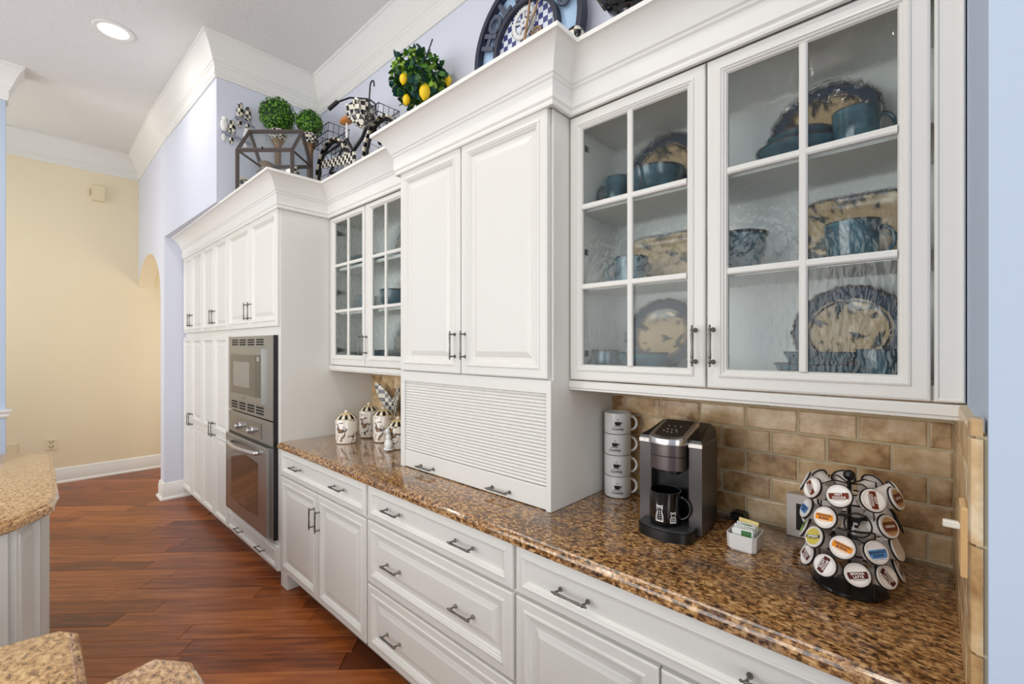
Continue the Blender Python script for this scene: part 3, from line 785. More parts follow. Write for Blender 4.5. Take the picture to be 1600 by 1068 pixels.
# ---------------------------------------------------------------- small fixtures
t = thing('recessed_light', (0.43, 4.36, ZC), 'round recessed ceiling light, switched on', 'ceiling light')
prof = [(0.085, -0.001), (0.118, -0.001), (0.120, -0.006), (0.112, -0.012), (0.088, -0.010), (0.082, -0.002)]
build('trim_ring', MB().lathe([(r, z) for r, z in prof], 40, (0.43, 4.36, ZC), cap=False), TRIM, t, smooth=40)
build('lens', MB().lathe([(0.083, -0.004), (0.05, -0.0045), (0.001, -0.005)], 32, (0.43, 4.36, ZC)), LAMP, t)
for x, y, e in ((0.43, 4.36, 7), (0.40, 2.2, 9), (0.40, 0.2, 9), (-1.6, 3.2, 9), (-1.6, 0.8, 9)):
    l = bpy.data.lights.new('downlight', 'AREA'); l.shape = 'DISK'; l.size = 0.15; l.energy = e; l.color = (1, 0.93, 0.84)
    o = bpy.data.objects.new('downlight', l); COL.objects.link(o); o.location = (x, y, ZC - 0.02)
t = thing('door_chime', (0.565, 7.118, 3.22), 'cream door chime box high on the yellow wall', 'door chime')
build('cover', MB().box(0.505, 0.622, 7.075, 7.12, 3.215, 3.395, bev=0.006), CREAMP, t)
build('side_grille', MB().box(0.500, 0.506, 7.085, 7.115, 3.27, 3.34), mat('grille_tan', (150, 136, 104), 0.6), t)
t = thing('wall_outlet', (0.185, 7.118, 0.39), 'cream outlet low on the yellow wall above the baseboard', 'outlet')
build('plate', MB().box(0.145, 0.225, 7.113, 7.12, 0.375, 0.50, bev=0.002), CREAMP, t)
mb = MB()
for z in (0.41, 0.462): mb.box(0.168, 0.175, 7.111, 7.1135, z, z + 0.014).box(0.194, 0.201, 7.111, 7.1135, z, z + 0.014).box(0.181, 0.188, 7.111, 7.1135, z - 0.014, z - 0.004)
build('sockets', mb, DARKGAP, t)
t = thing('wall_plate', (-0.15, 7.118, 0.36), 'cream blank cover plate low on the yellow wall, behind the island', 'wall plate')
build('plate', MB().box(-0.23, -0.07, 7.113, 7.12, 0.37, 0.49, bev=0.002), CREAMP, t)
build('screw', MB().lathe([(0.004, 0), (0.003, 0.002)], 8, (-0.15, 7.113, 0.43), M=Matrix.Rotation(PI / 2, 3, 'X')), PEWTER, t)
t = thing('light_switch', (1.08, -0.047, 1.15), 'beige switch plate with white toggle on the tiled end wall', 'switch')
build('plate', MB().box(1.045, 1.118, -0.0475, -0.0380, 1.148, 1.264, bev=0.003), BEIGEP, t)
build('toggle', MB().box(1.076, 1.088, -0.0380, -0.017, 1.218, 1.230, bev=0.002), PLASW, t)
t = thing('counter_outlet', (1.74, 0.50, 1.0), 'black plug and lead at the backsplash behind the coffee maker', 'plug')
build('plug', MB().box(1.69, 1.738, 0.47, 0.515, 0.9155, 0.945, bev=0.006), BLACKP, t)
build('cord', MB().tube([(1.70, 0.49, 0.922), (1.68, 0.53, 0.922), (1.66, 0.58, 0.922), (1.64, 0.62, 0.922)], 0.004, 8), BLACKP, t)

# ---------------------------------------------------------------- coffee things
cmx, cmy = 1.50, 0.632
cmk = thing('coffee_maker', (cmx, cmy, 0.9155), 'gunmetal and black pod coffee maker with a touch panel on top', 'coffee maker', rz=math.radians(4))
# local: front = -X ; width along Y
def cpoly(pts, z0, z1): return MB().prism(pts, z0, z1)
mb = MB().box(-0.02, 0.135, -0.098, 0.098, 0.0, 0.300, bev=0.008)
part('rear_body', mb, BLACKP, cmk)
mb = MB().box(-0.058, 0.115, -0.102, -0.062, 0.006, 0.300, bev=0.006); part('side_wing', mb, GUN, cmk)
mb = MB().box(-0.058, 0.115, 0.062, 0.102, 0.006, 0.300, bev=0.006); part('side_wing', mb, GUN, cmk)
# sloping black top
rs = [[(-0.060, -0.102, 0.298), (0.128, -0.098, 0.298), (0.128, 0.098, 0.298), (-0.060, 0.102, 0.298)], [(-0.058, -0.100, 0.312), (0.125, -0.094, 0.330), (0.125, 0.094, 0.330), (-0.058, 0.100, 0.312)],
      [(-0.03, -0.085, 0.322), (0.11, -0.080, 0.345), (0.11, 0.080, 0.345), (-0.03, 0.085, 0.322)]]
part('top_cover', MB().rings(rs), BLACKP, cmk)
for s_ in (-1, 1):
    m = MB().box(-0.0615, -0.050, min(s_ * 0.060, s_ * 0.103), max(s_ * 0.060, s_ * 0.103), 0.286, 0.304, bev=0.003); part('wing_trim', m, SILV, cmk)
def dshape(hw_, xf, xb, n=16, bulge=0.03):
    p = [(xb, -hw_)] ; p = [(xb, hw_)]
    for i in range(n + 1): t_ = i / n; y = hw_ * math.cos(PI * t_); p.append((xf - bulge * math.sin(PI * t_) , y))
    p.append((xb, -hw_)); return p
def ds(hw_, xf, xb, z0, z1, b_=0.03, m=None, tilt=0.0):
    P = dshape(hw_, xf, xb, bulge=b_); mb = MB()
    mb.rings([[(x, y, z0) for x, y in P], [(x, y, z1 + tilt * (x - xb)) for x, y in P]]); return mb
part('brew_head', ds(0.056, -0.075, 0.0, 0.215, 0.300, 0.034), mat('brushed_head', (112, 104, 104), 0.28, 0.85), cmk, 60)
part('brew_head_band', ds(0.0565, -0.0755, 0.0, 0.258, 0.261, 0.0345), BLACKP, cmk, 60)
part('spout', ds(0.030, -0.055, 0.0, 0.195, 0.216, 0.02), BLACKP, cmk, 60)
part('cavity_wall', MB().box(-0.021, -0.015, -0.061, 0.061, 0.03, 0.215), BLACKP, cmk)
# silver bezel and black touch panel sloping up to the back
P0 = dshape(0.060, -0.080, 0.06, bulge=0.036); P1 = dshape(0.047, -0.066, 0.056, bulge=0.030)
def hz(x): return 0.312 + (x + 0.116) * 0.22
mb = MB().rings([[(x, y, 0.298) for x, y in P0], [(x, y, hz(x)) for x, y in P0], [(x * 0.99, y * 0.95, hz(x) + 0.004) for x, y in P0], [(x, y, hz(x) + 0.003) for x, y in P1]])
part('bezel', mb, SILV, cmk, 40)
part('touch_panel', MB().rings([[(x, y, hz(x) + 0.0025) for x, y in P1], [(x * 0.97, y * 0.96, hz(x) + 0.0055) for x, y in P1]]), BLACKG, cmk)
mb = MB()
for i, (x, y) in enumerate([(-0.05, 0.022), (-0.058, 0.008), (-0.058, -0.006), (-0.050, -0.020), (-0.035, 0.014), (-0.035, 0.0), (-0.035, -0.014), (-0.005, 0.02), (-0.005, 0.0), (-0.005, -0.02)]):
    z = hz(x) + 0.0062; r = 0.0028
    mb.add([(x + r * math.cos(k * PI / 3), y + r * math.sin(k * PI / 3), z) for k in range(6)], [tuple(range(6))])
part('button_lights', mb, mat('icon_white', (225, 225, 225), 0.5, emit=(220, 225, 235), es=0.4), cmk)
vs, fs = text2d('KEURIG', 0.0085, 0.0003); mb = MB(); flat(mb, vs, fs, lambda a_, b_: (-0.1035 + b_ + (a_ / 0.05) ** 2 * 0.012, -a_, hz(-0.105) + 0.0062)); part('lettering', mb, STEELD, cmk)
part('tray_base', ds(0.088, -0.098, 0.0, 0.0, 0.030, 0.044), BLACKP, cmk, 60)
part('drip_tray', ds(0.084, -0.094, -0.002, 0.030, 0.036, 0.040), mat('tray_grey', (64, 64, 66), 0.35, 0.3), cmk, 60)
mb = MB()
for i in range(9):
    for j in range(9):
        x = -0.118 + i * 0.012; y = -0.060 + j * 0.015
        if (x + 0.05) ** 2 / 0.0052 + y * y / 0.0044 < 1: mb.box(x - 0.0025, x + 0.0025, y - 0.004, y + 0.004, 0.0361, 0.0366)
part('tray_holes', mb, DARKGAP, cmk)

def mug(name, loc, R, H, body, label, group, rz=0, hr=0.028, ht=0.0055, rim=None, wall=0.004, taper=0.0, cat='mug'):
    t = thing(name, loc, label, cat, group, rz)
    b = R * (1 - taper)
    prof = [(b - 0.008, 0), (b - 0.002, 0.002), (b, 0.008), (b + (R - b) * 0.6, H * 0.6), (R, H - 0.004), (R, H), (R - wall, H), (R - wall, H - 0.004), (b - wall, 0.012), (b * 0.5, 0.008)]
    mats = [body] + ([rim] if rim else [])
    part('body', MB().lathe(prof, 40, mfn=(lambda k, i: 1 if rim and k in (4, 5, 6) else 0) if rim else None), mats, t, 50)
    n = 12; pts = []
    for i in range(n + 1):
        a = -PI / 2 + PI * i / n
        pts.append((R - 0.004 + hr * math.cos(a) * 1.0, 0, H * 0.5 + H * 0.33 * math.sin(a)))
    pts = [(R - 0.006, 0, pts[0][2])] + pts + [(R - 0.006, 0, pts[-1][2])]
    part('handle', MB().tube(pts, ht, 8), body, t, 60)
    return t
def wrap(parent, polys, R, phi0, m, name='print'):
    """polys of (a,b) metres wrapped on the cylinder wall around angle phi0"""
    mb = MB(); pp = []
    for vs, fs in polys:
        for f in fs:
            P2 = [tuple(vs[i]) for i in f]; x0 = min(p[0] for p in P2); x1 = max(p[0] for p in P2)
            if x1 - x0 < 0.005: pp.append((P2, [list(range(len(P2)))])); continue
            nb = int((x1 - x0) / 0.003) + 1
            for k in range(nb):
                c_ = clip(clip(P2, 0, x0 + (x1 - x0) * k / nb, False), 0, x0 + (x1 - x0) * (k + 1) / nb, True)
                if len(c_) > 2: pp.append((c_, [list(range(len(c_)))]))
    for vs, fs in pp:
        mb.add([((R + 0.0005) * math.cos(phi0 + a / R), (R + 0.0005) * math.sin(phi0 + a / R), b) for a, b in vs], fs)
    return part(name, mb, m, parent)
def poly(pts): return (pts, [list(range(len(pts)))])
def rectp(x0, x1, y0, y1): return poly([(x0, y0), (x1, y0), (x1, y1), (x0, y1)])
wx = ['bottom', 'second from the bottom', 'third from the bottom', 'top']
for k in range(4):
    ph = math.radians((-8, 6, -14, -10)[k])
    t = mug('coffee_mug', (1.662, 0.945, 0.9155 + k * 0.0855), 0.054, 0.0850, CERW, 'white mug with coffee cup print, %s of the stack of four' % wx[k], 'stacked white mugs', rz=math.radians(-64) , hr=0.026)
    ph = PI + math.radians((28, 24, 18, 30)[k]) + math.radians(64)
    vs, fs = text2d('COFFEE', 0.0100, 0.0004)
    cup = [poly([(-0.010, 0.048), (0.010, 0.048), (0.009, 0.040), (0.006, 0.036), (-0.006, 0.036), (-0.009, 0.040)]), rectp(-0.013, 0.013, 0.0325, 0.0345),
           poly([(0.010, 0.047), (0.015, 0.046), (0.015, 0.041), (0.010, 0.040), (0.010, 0.042), (0.013, 0.043), (0.013, 0.0445), (0.010, 0.0455)]),
           rectp(-0.002, -0.0008, 0.051, 0.057), rectp(0.0015, 0.0027, 0.052, 0.058)]
    allp = [([(a, b + 0.0235) for a, b in vs], fs)] + cup
    wrap(t, [([(a * 1.25, (b - 0.04) * 1.25 + 0.042) for a, b in v_], f_) for v_, f_ in allp], 0.0538, ph, INK)
# black mug with two cats
mt = Vector((cmx - 0.072, cmy + 0.004, 0.9155 + 0.0372))
t = mug('cat_mug', mt, 0.050, 0.106, BLACKM, 'black mug with two white cat drawings on the coffee maker tray', None, rz=math.radians(-80), hr=0.032, ht=0.0048)
def cat(cx, w, h, z):
    o_ = []
    body = [(-0.5, 0), (0.5, 0), (0.48, 0.35), (0.30, 0.62), (0.40, 0.72), (0.40, 1.0), (0.24, 0.93), (-0.24, 0.93), (-0.40, 1.0), (-0.40, 0.72), (-0.30, 0.62), (-0.48, 0.35)]
    inn = [(x * 0.80, 0.06 + y * 0.86) for x, y in body]
    n = len(body); V = [(cx + x * w, z + y * h) for x, y in body] + [(cx + x * w, z + y * h) for x, y in inn]
    o_.append((V, [[i, (i + 1) % n, n + (i + 1) % n, n + i] for i in range(n)]))
    return o_
ph = PI + math.radians(80) + math.radians(34)
P_ = cat(-0.010, 0.019, 0.042, 0.012) + cat(0.023, 0.016, 0.028, 0.010)
for i in range(5):
    for j in range(3): P_.append(rectp(-0.0155 + j * 0.005, -0.0135 + j * 0.005, 0.016 + i * 0.0048, 0.0178 + i * 0.0048))
for x in (-0.0135, -0.0075): P_.append(rectp(x, x + 0.0028, 0.0445, 0.0468))
for i in range(4): P_.append(rectp(0.018, 0.0285, 0.0125 + i * 0.004, 0.0138 + i * 0.004))
for x in (0.0195, 0.0248): P_.append(rectp(x, x + 0.002, 0.0315, 0.0332))
wrap(t, [([((a - 0.011) * 1.30, b * 1.30) for a, b in vs], fs) for vs, fs in P_], 0.0498, ph, WHITEINK)

# sweetener caddy
sx, sy = 1.492, 0.412; cr = math.radians(0)
t = thing('sweetener_caddy', (sx, sy, 0.9155), 'small white ceramic caddy of sweetener packets beside the coffee maker', 'caddy', rz=cr)
def rr4(hx, hy, c, z): return [(-hx + c, -hy, z), (hx - c, -hy, z), (hx, -hy + c, z), (hx, hy - c, z), (hx - c, hy, z), (-hx + c, hy, z), (-hx, hy - c, z), (-hx, -hy + c, z)]
rs = [rr4(0.042, 0.036, 0.010, 0), rr4(0.046, 0.040, 0.010, 0.006), rr4(0.048, 0.042, 0.010, 0.050), rr4(0.0455, 0.0395, 0.009, 0.050), rr4(0.043, 0.037, 0.009, 0.008), rr4(0.02, 0.02, 0.008, 0.006)]
part('box', MB().rings(rs), CERW, t)
rnd = random.Random(3)
for k in range(9):
    x = -0.033 + k * 0.0075
    p_ = bpy.data.objects.new('sweetener_packet', mesh('sweetener_packet', MB().box(-0.0011, 0.0011, -0.028, 0.028, -0.022, 0.022 + (0.004 if k == 8 else 0), bev=0.0004).box(-0.0016, 0.0016, -0.024 + 0.01 * (k % 2), 0.004 + 0.01 * (k % 2), -0.012, 0.0175, mi=1), [(PAPERY if k == 8 else PAPERW), PAPERG if k < 8 else PAPERY]))
    p_.location = (sx + x, sy + rnd.uniform(-0.004, 0.004), 0.9155 + 0.040 + (0.010 if k == 8 else rnd.uniform(0, 0.006))); p_.rotation_euler = (rnd.uniform(-0.1, 0.1), 0.12, rnd.uniform(-0.12, 0.12))
    finish(p_, None, 'yellow sweetener packet standing tallest at the back of the caddy' if k == 8 else 'green and white sweetener packet standing in the white caddy', 'packet', None if k == 8 else 'green and white sweetener packets', None)

# block sign behind the carousel
t = thing('block_sign', (1.70, 0.212, 0.9155), 'white block sign with black panel and white letters behind the pod carousel', 'sign', rz=0)
part('block', MB().box(-0.016, 0.016, -0.129, 0.129, 0, 0.136, bev=0.002), SIGNB, t)
part('black_panel', MB().box(-0.0175, -0.0155, -0.102, 0.102, 0.024, 0.108), INK, t)
vs, fs = text2d('COFFEE', 0.052, 0.0010); mb = MB(); flat(mb, vs, fs, lambda a_, b_: (-0.0182, -a_ * 0.92, 0.066 + b_)); part('lettering', mb, WHITEINK, t)

# pod carousel
px_, py_ = 1.432, 0.150; TH0 = math.atan2(-py_, -px_)
car = thing('pod_carousel', (px_, py_, 0.9155), 'black wire carousel rack of coffee pods at the right end of the counter', 'pod rack', rz=0)
part('base_disc', MB().lathe([(0.062, 0), (0.078, 0.002), (0.080, 0.006), (0.076, 0.010), (0.030, 0.013), (0.008, 0.015)], 40), BLACKP, car, 40)
part('post', MB().lathe([(0.0045, 0.010), (0.0045, 0.272)], 12), BLACKW, car, 50)
part('knob', MB().ball((0, 0, 0.284), 0.0135, 16, 10), BLACKP, car, 60)
mb = MB()
ZT = [0.252, 0.190, 0.130, 0.072]; RT = 0.097; TIL = math.radians(24)
for z in ZT:
    for zo, rr_ in ((-0.024, 0.074),):
        mb.tube([(rr_ * math.cos(2 * PI * i / 36), rr_ * math.sin(2 * PI * i / 36), z + zo) for i in range(36)], 0.0024, 6, closed=True)
for k in range(4):
    a = PI / 4 + k * PI / 2
    mb.tube([(0, 0, 0.262), (0.04 * math.cos(a), 0.04 * math.sin(a), 0.272), (0.070 * math.cos(a), 0.070 * math.sin(a), 0.264), (0.078 * math.cos(a), 0.078 * math.sin(a), 0.16), (0.078 * math.cos(a), 0.078 * math.sin(a), 0.01)], 0.0018, 6)
part('wire_frame', mb, BLACKW, car, 60)
ring = MB().tube([(-0.001, 0.0268 * math.cos(2 * PI * i / 24), 0.0268 * math.sin(2 * PI * i / 24)) for i in range(24)], 0.0019, 6, closed=True); RING = mesh('pod_ring', ring, BLACKW, 60)
# pod, axis local +X = lid direction
cup = MB().lathe([(0.016, -0.040), (0.0185, -0.039), (0.0225, -0.004), (0.0255, -0.002), (0.0262, 0.0), (0.0255, 0.0018), (0.0235, 0.0022)], 28, M=Matrix.Rotation(PI / 2, 3, 'Y'))
CUP = mesh('cup', cup, PODW, 40)
LR = 0.0228
def lidmesh(kind):
    sty = {'cocoa': ((246, 244, 238), (112, 52, 34), 'HOT\nCOCOA', (-0.42, 0.30)), 'orange': ((246, 240, 232), (240, 150, 30), 'ORIGINAL\nBLEND', (-0.35, 0.40)),
           'blue': ((236, 234, 234), (84, 140, 200), 'BREAKFAST\nBLEND', (-0.62, 0.30)), 'espresso': ((206, 190, 90), (34, 34, 32), 'ESPRESSO', (-0.18, 0.18)),
           'mocha': ((242, 238, 234), (88, 36, 36), 'MOCHA\nLATTE', (-0.44, 0.30)), 'brown': ((186, 146, 104), (110, 62, 40), 'COCOA', (-0.5, 0.5)), 'green': ((150, 196, 96), (90, 110, 60), 'DECAF', (0.1, 0.5))}[kind]
    mb = MB()
    for x, r, mi in ((0.0027, 0.0235, 0), (0.0030, 0.0205, 1)):
        mb.add([(x, r * math.cos(2 * PI * i / 28), r * math.sin(2 * PI * i / 28)) for i in range(28)], [tuple(range(28))], mi)
    lo, hi = sty[3]; r = 0.0205; pts = []
    zl, zh = lo * r, hi * r; nn = 6
    for i in range(nn + 1): z = zl + (zh - zl) * i / nn; pts.append((0.0033, math.sqrt(r * r - z * z), z))
    for i in range(nn + 1): z = zh - (zh - zl) * i / nn; pts.append((0.0033, -math.sqrt(r * r - z * z), z))
    mb.add(pts, [tuple(range(len(pts)))], 2)
    # thin arc line above the band
    mb.add([(0.0033, 0.013, zl - 0.0018), (0.0033, -0.013, zl - 0.0018), (0.0033, -0.013, zl - 0.0028), (0.0033, 0.013, zl - 0.0028)], [(0, 1, 2, 3)], 2)
    vs, fs = text2d(sty[2], 0.0070, 0.0003); zc = (zl + zh) / 2
    mb.add([(0.0036, a, zc + b) for a, b in vs], fs, 3)
    tcol = (240, 236, 230) if kind in ('cocoa', 'mocha', 'espresso', 'brown') else (40, 36, 60)
    return mesh('lid', mb, [PODW, mat('lid_' + kind, sty[0], 0.6, spec=0.2), mat('band_' + kind, sty[1], 0.6, spec=0.2), mat('txt_%d' % tcol[0], tcol, 0.5)])
LIDS = {}
tiers = [(-12, {-92: 'cocoa', -52: 'cocoa', -12: 'cocoa', 28: 'cocoa', 68: 'brown', 108: 'brown', 148: 'cocoa', 188: 'mocha', 228: 'cocoa'}, 'top tier'),
         (10, {-70: 'blue', -30: 'orange', 50: 'brown', 130: 'cocoa', 170: 'cocoa', 210: 'orange'}, 'second tier'),
         (-8, {-88: 'green', -48: 'espresso', -8: 'orange', 32: 'blue', 72: None, 100: 'brown', 152: 'orange', 192: 'blue', 232: 'green'}, 'third tier'),
         (8, {-98: 'mocha', -65: 'mocha', -30: 'mocha', 9: 'mocha', 47: 'mocha', 86: 'mocha', 130: 'mocha', 170: 'cocoa', 215: 'mocha'}, 'bottom tier')]
roll = {(0, -52): 40, (0, -12): -14, (0, 28): 92, (1, -30): -8, (2, -48): -20, (2, -8): 14, (2, 32): -8, (3, -65): 10, (3, -30): 105, (3, 9): -14, (3, 47): 60}
colw = {'cocoa': 'brown-banded white', 'orange': 'orange-banded', 'blue': 'blue-banded', 'espresso': 'yellow and black', 'mocha': 'maroon-banded white', 'brown': 'brown', 'green': 'green', None: 'plain white'}
def side(a):
    if -20 <= a <= 20: return 'facing the camera'
    if a < -20 and a > -60: return 'left of centre'
    if a <= -85: return 'edge-on at far left'
    if a <= -60: return 'at the left edge'
    if a < 60: return 'right of centre'
    if a <= 80: return 'at the right edge'
    if a <= 110: return 'edge-on at far right'
    return None
for ti, (ph0, pods, tname) in enumerate(tiers):
    allang = set(pods) | ({10, 90} if ti == 1 else set())
    for a in sorted(allang):
        an = TH0 + math.radians(a); z = ZT[ti]
        M = Matrix.Rotation(an, 4, 'Z') @ Matrix.Rotation(-TIL, 4, 'Y')
        c = Vector((RT * math.cos(an), RT * math.sin(an), z))
        rg = inst('pod_ring', RING, car, c - M.to_3x3() @ Vector((0.0025, 0, 0)), M.to_euler())
        if a in pods:
            kd = pods[a]; sd = side(a)
            lab = ('%s coffee pod on the %s of the carousel, %s' % (colw[kd], tname, sd)) if sd else 'coffee pod on the far side of the carousel, seen from behind'
            p_ = bpy.data.objects.new('coffee_pod', None); p_.empty_display_size = 0.01
            p_.location = Vector((px_, py_, 0.9155)) + c; rl = math.radians(roll.get((ti, a), 0)); p_.rotation_euler = (M @ Matrix.Rotation(-rl, 4, 'X')).to_euler()
            finish(p_, None, lab, 'coffee pod', 'coffee pods on the wire carousel', None)
            inst('cup', CUP, p_, (0, 0, 0))
            if kd:
                if kd not in LIDS: LIDS[kd] = lidmesh(kd)
                inst('lid', LIDS[kd], p_, (0, 0, 0))

# ---------------------------------------------------------------- canisters and wall butterfly
def canister(loc, R, H, label, lidh=0.036):
    t = thing('canister', loc, label, 'canister', 'floral ceramic canisters')
    prof = [(R - 0.006, 0), (R - 0.001, 0.003), (R, 0.01), (R * 0.985, H * 0.5), (R, H - 0.008), (R - 0.003, H), (R - 0.008, H)]
    part('body', MB().lathe(prof, 36), FLORAL, t, 50)
    lp = [(R - 0.001, H), (R + 0.002, H + 0.003), (R * 0.97, H + 0.007), (R * 0.86, H + lidh * 0.45), (R * 0.62, H + lidh * 0.74), (R * 0.45, H + lidh * 0.88), (R * 0.2, H + lidh)]
    part('lid', MB().lathe(lp, 40, mfn=lambda k, i: (1 if (i // 2) % 2 else 0) if k in (1, 2, 3) else 2), [mat('lid_cream', (236, 226, 200), 0.2, 0, 0.3), BLACKM, mat('lid_tan', (226, 202, 150), 0.2, 0, 0.3)], t)
    part('finial', MB().ball((0, 0, H + lidh + 0.008), 0.011, 14, 8).lathe([(0.006, H + lidh - 0.002), (0.005, H + lidh + 0.003)], 12), mat('lid_cream', (236, 226, 200)), t, 60)
    return t
canister((1.390, 2.735, 0.9155), 0.066, 0.150, 'floral canister with striped lid standing alone nearest the oven side panel')
canister((1.585, 2.80, 0.9155), 0.062, 0.176, 'floral canister at the back of the group of three')
canister((1.575, 2.60, 0.9155), 0.066, 0.168, 'floral canister with a bluebird in the middle of the group')
t4 = canister((1.525, 2.352, 0.9155), 0.060, 0.135, 'short floral canister beside the appliance garage, behind the white cat')
# white ceramic cat leaning on the short canister
t = thing('cat_figurine', (1.448, 2.335, 0.9155), 'small white ceramic cat figurine in front of the shortest canister', 'figurine')
mb = MB().ball((0, 0, 0.034), 0.030, 18, 12, (0.75, 1.0, 1.15)).ball((0, 0.002, 0.074), 0.019, 16, 10, (0.8, 0.95, 1.6)).ball((-0.003, 0.004, 0.108), 0.0165, 16, 10)
mb.ball((-0.012, 0.014, 0.008), 0.011, 10, 6).ball((-0.012, -0.012, 0.008), 0.011, 10, 6)
part('body', mb, CERW, t, 60)
mb = MB()
for s_ in (-1, 1): mb.lathe([(0.006, 0), (0.003, 0.008), (0.0005, 0.013)], 8, (-0.003, 0.004 + s_ * 0.010, 0.119))
part('ears', mb, CERW, t, 60)
part('tail', MB().tube([(0.01, -0.028, 0.008), (-0.008, -0.036, 0.01), (-0.022, -0.028, 0.010), (-0.028, -0.010, 0.010)], 0.006, 8), CERW, t, 60)
mb = MB().ball((-0.0182, 0.010, 0.111), 0.0016, 6, 4).ball((-0.0182, -0.002, 0.111), 0.0016, 6, 4).ball((-0.0192, 0.004, 0.106), 0.0013, 6, 4)
part('face', mb, INK, t)
t = thing('wall_butterfly', (1.732, 2.70, 1.07), 'grey and cream checked butterfly ornament on the tiles above the canisters', 'wall ornament')
def wing(pts, th=0.008, bow=0.03):
    mb = MB(); f = [(-abs(y) * 0.35 , y, z) for y, z in pts]; n = len(pts)
    mb.rings([[(x - th, y, z) for x, y, z in f], [(x, y, z) for x, y, z in f]]); return mb
up = [(0.005, 0.07), (0.03, 0.11), (0.07, 0.155), (0.115, 0.195), (0.150, 0.205), (0.150, 0.17), (0.128, 0.12), (0.105, 0.075), (0.07, 0.05), (0.02, 0.045)]
lo = [(0.005, 0.05), (0.04, 0.055), (0.085, 0.05), (0.095, 0.02), (0.075, -0.012), (0.045, -0.02), (0.015, 0.005)]
for s_ in (1, -1):
    part('upper_wing', wing([(y * s_, z) for y, z in up]), CKG, t, loc=(-0.012, 0, 0)); part('lower_wing', wing([(y * s_, z) for y, z in lo]), CKG, t, loc=(-0.012, 0, 0))
part('body', MB().ball((-0.016, 0, 0.055), 0.010, 12, 8, (1, 1, 5.2)), CK, t, 60)

# ---------------------------------------------------------------- crockery behind the glass
rw = random.Random(5)
def jag(amp):
    ph = [rw.random() * 6 for _ in range(4)]
    return lambda k, a: amp * (0.35 * math.sin(13 * a + ph[0]) + 0.35 * math.sin(23 * a + ph[1]) + 0.3 * math.sin(31 * a + ph[2]) + 0.25 * math.sin(47 * a + ph[3]))
def wobf(amp, n): 
    ph_ = rw.random() * 6
    return lambda k, a: amp * (0.6 * math.sin(n * a + ph_) + 0.4 * math.sin((n * 1.7 // 1) * a + ph_ * 2))
def bowl(loc, R, H, label, group, rb=0.55, name='bowl', cat='bowl'):
    t = thing(name, loc, label, cat, group)
    prof = [(R * rb * 0.9, 0), (R * rb, 0.003), (R * (rb + 0.22), H * 0.35), (R * 0.93, H * 0.72), (R * 0.985, H * 0.93), (R, H), (R - 0.006, H), (R * 0.88, H * 0.7), (R * rb * 0.8, 0.01)]
    w_ = wobf(0.008, 22)
    part('body', MB().lathe(prof, 56, mfn=lambda k, i: 1 if k in (4, 5) else 0, wob=lambda k, a: w_(k, a) if k in (5, 6) else 0), [TEAL, BROWNRIM], t, 50)
    return t
def platter(cx, cy_, z, R, label, group, ry=1.0, lean=0.30):
    """round plate leaning back on the cabinet wall, face towards -X"""
    t = thing('platter', (cx, cy_, z), label, 'plate', group)
    w_ = jag(0.028)
    prof = [(0.001, 0.0), (R * 0.62, 0.0), (R * 0.66, 0.004), (R * 0.70, 0.010), (R * 0.74, 0.011), (R * 0.95, 0.017), (R, 0.019), (R * 1.0, 0.023), (R * 0.95, 0.022), (R * 0.6, 0.006), (0.001, 0.005)]
    prof = [(r, -zz) for r, zz in prof]
    M = Matrix.Rotation(-PI / 2 + lean, 3, 'Y')
    mb = MB()
    # face outwards: build along local +Z then rotate so +Z -> -X
    prof2 = [(0.001, 0.006), (R * 0.60, 0.006), (R * 0.65, 0.010), (R * 0.70, 0.013), (R * 0.72, 0.0135), (R * 0.94, 0.020), (R, 0.021), (R * 1.0, 0.016), (R * 0.68, 0.004), (R * 0.5, 0.0), (0.001, 0.0)]
    mb.lathe(prof2, 128, mfn=lambda k, i: {0: 1, 1: 1, 2: 2, 3: 1, 4: 0, 5: 2}.get(k, 0), wob=lambda k, a: w_(k, a) if k in (5, 6, 7) else 0, M=M)
    zmin = min(v[2] for v in mb.v); mb.v = [(x, y * ry, zz - zmin) for x, y, zz in mb.v]
    part('plate', mb, [TEALR, LEAFY, BROWNRIM], t, 50)
    return t
TEALR = mat('slate_blue_glaze', (46, 62, 82), 0.14, 0, 0.6)
def tray(cx, cy_, z, w, h, label, group, lean=0.2):
    t = thing('serving_tray', (cx, cy_, z), label, 'tray', group)
    mb = MB()
    def rg(hw_, hh, d, j=0.0):
        P = []
        for i in range(48):
            a = 2 * PI * i / 48; c, s_ = math.cos(a), math.sin(a)
            x = hw_ * math.copysign(abs(c) ** 0.35, c); y = hh * math.copysign(abs(s_) ** 0.35, s_)
            P.append((x * (1 + rw.uniform(-j, j)), y * (1 + rw.uniform(-j, j)), d))
        return P
    rs = [rg(w * 0.36, h * 0.33, 0.004), rg(w * 0.40, h * 0.38, 0.006), rg(w * 0.43, h * 0.42, 0.013), rg(w * 0.48, h * 0.47, 0.018, 0.008), rg(w / 2, h / 2, 0.018, 0.008), rg(w / 2, h / 2, 0.012, 0.008), rg(w * 0.4, h * 0.38, 0.0)]
    mb.rings(rs, mfn=lambda k, i: {0: 0, 1: 0, 2: 0, 3: 1, 4: 1}.get(k, 2))
    M = Matrix.Rotation(lean, 3, 'Y') @ Matrix(((0, 0, -1), (-1, 0, 0), (0, 1, 0)))
    mb.xf(M); zmin = min(v[2] for v in mb.v); mb.v = [(x, y, zz - zmin) for x, y, zz in mb.v]
    part('tray', mb, [LEAFY, BROWNRIM, TEALR], t, 50)
    return t
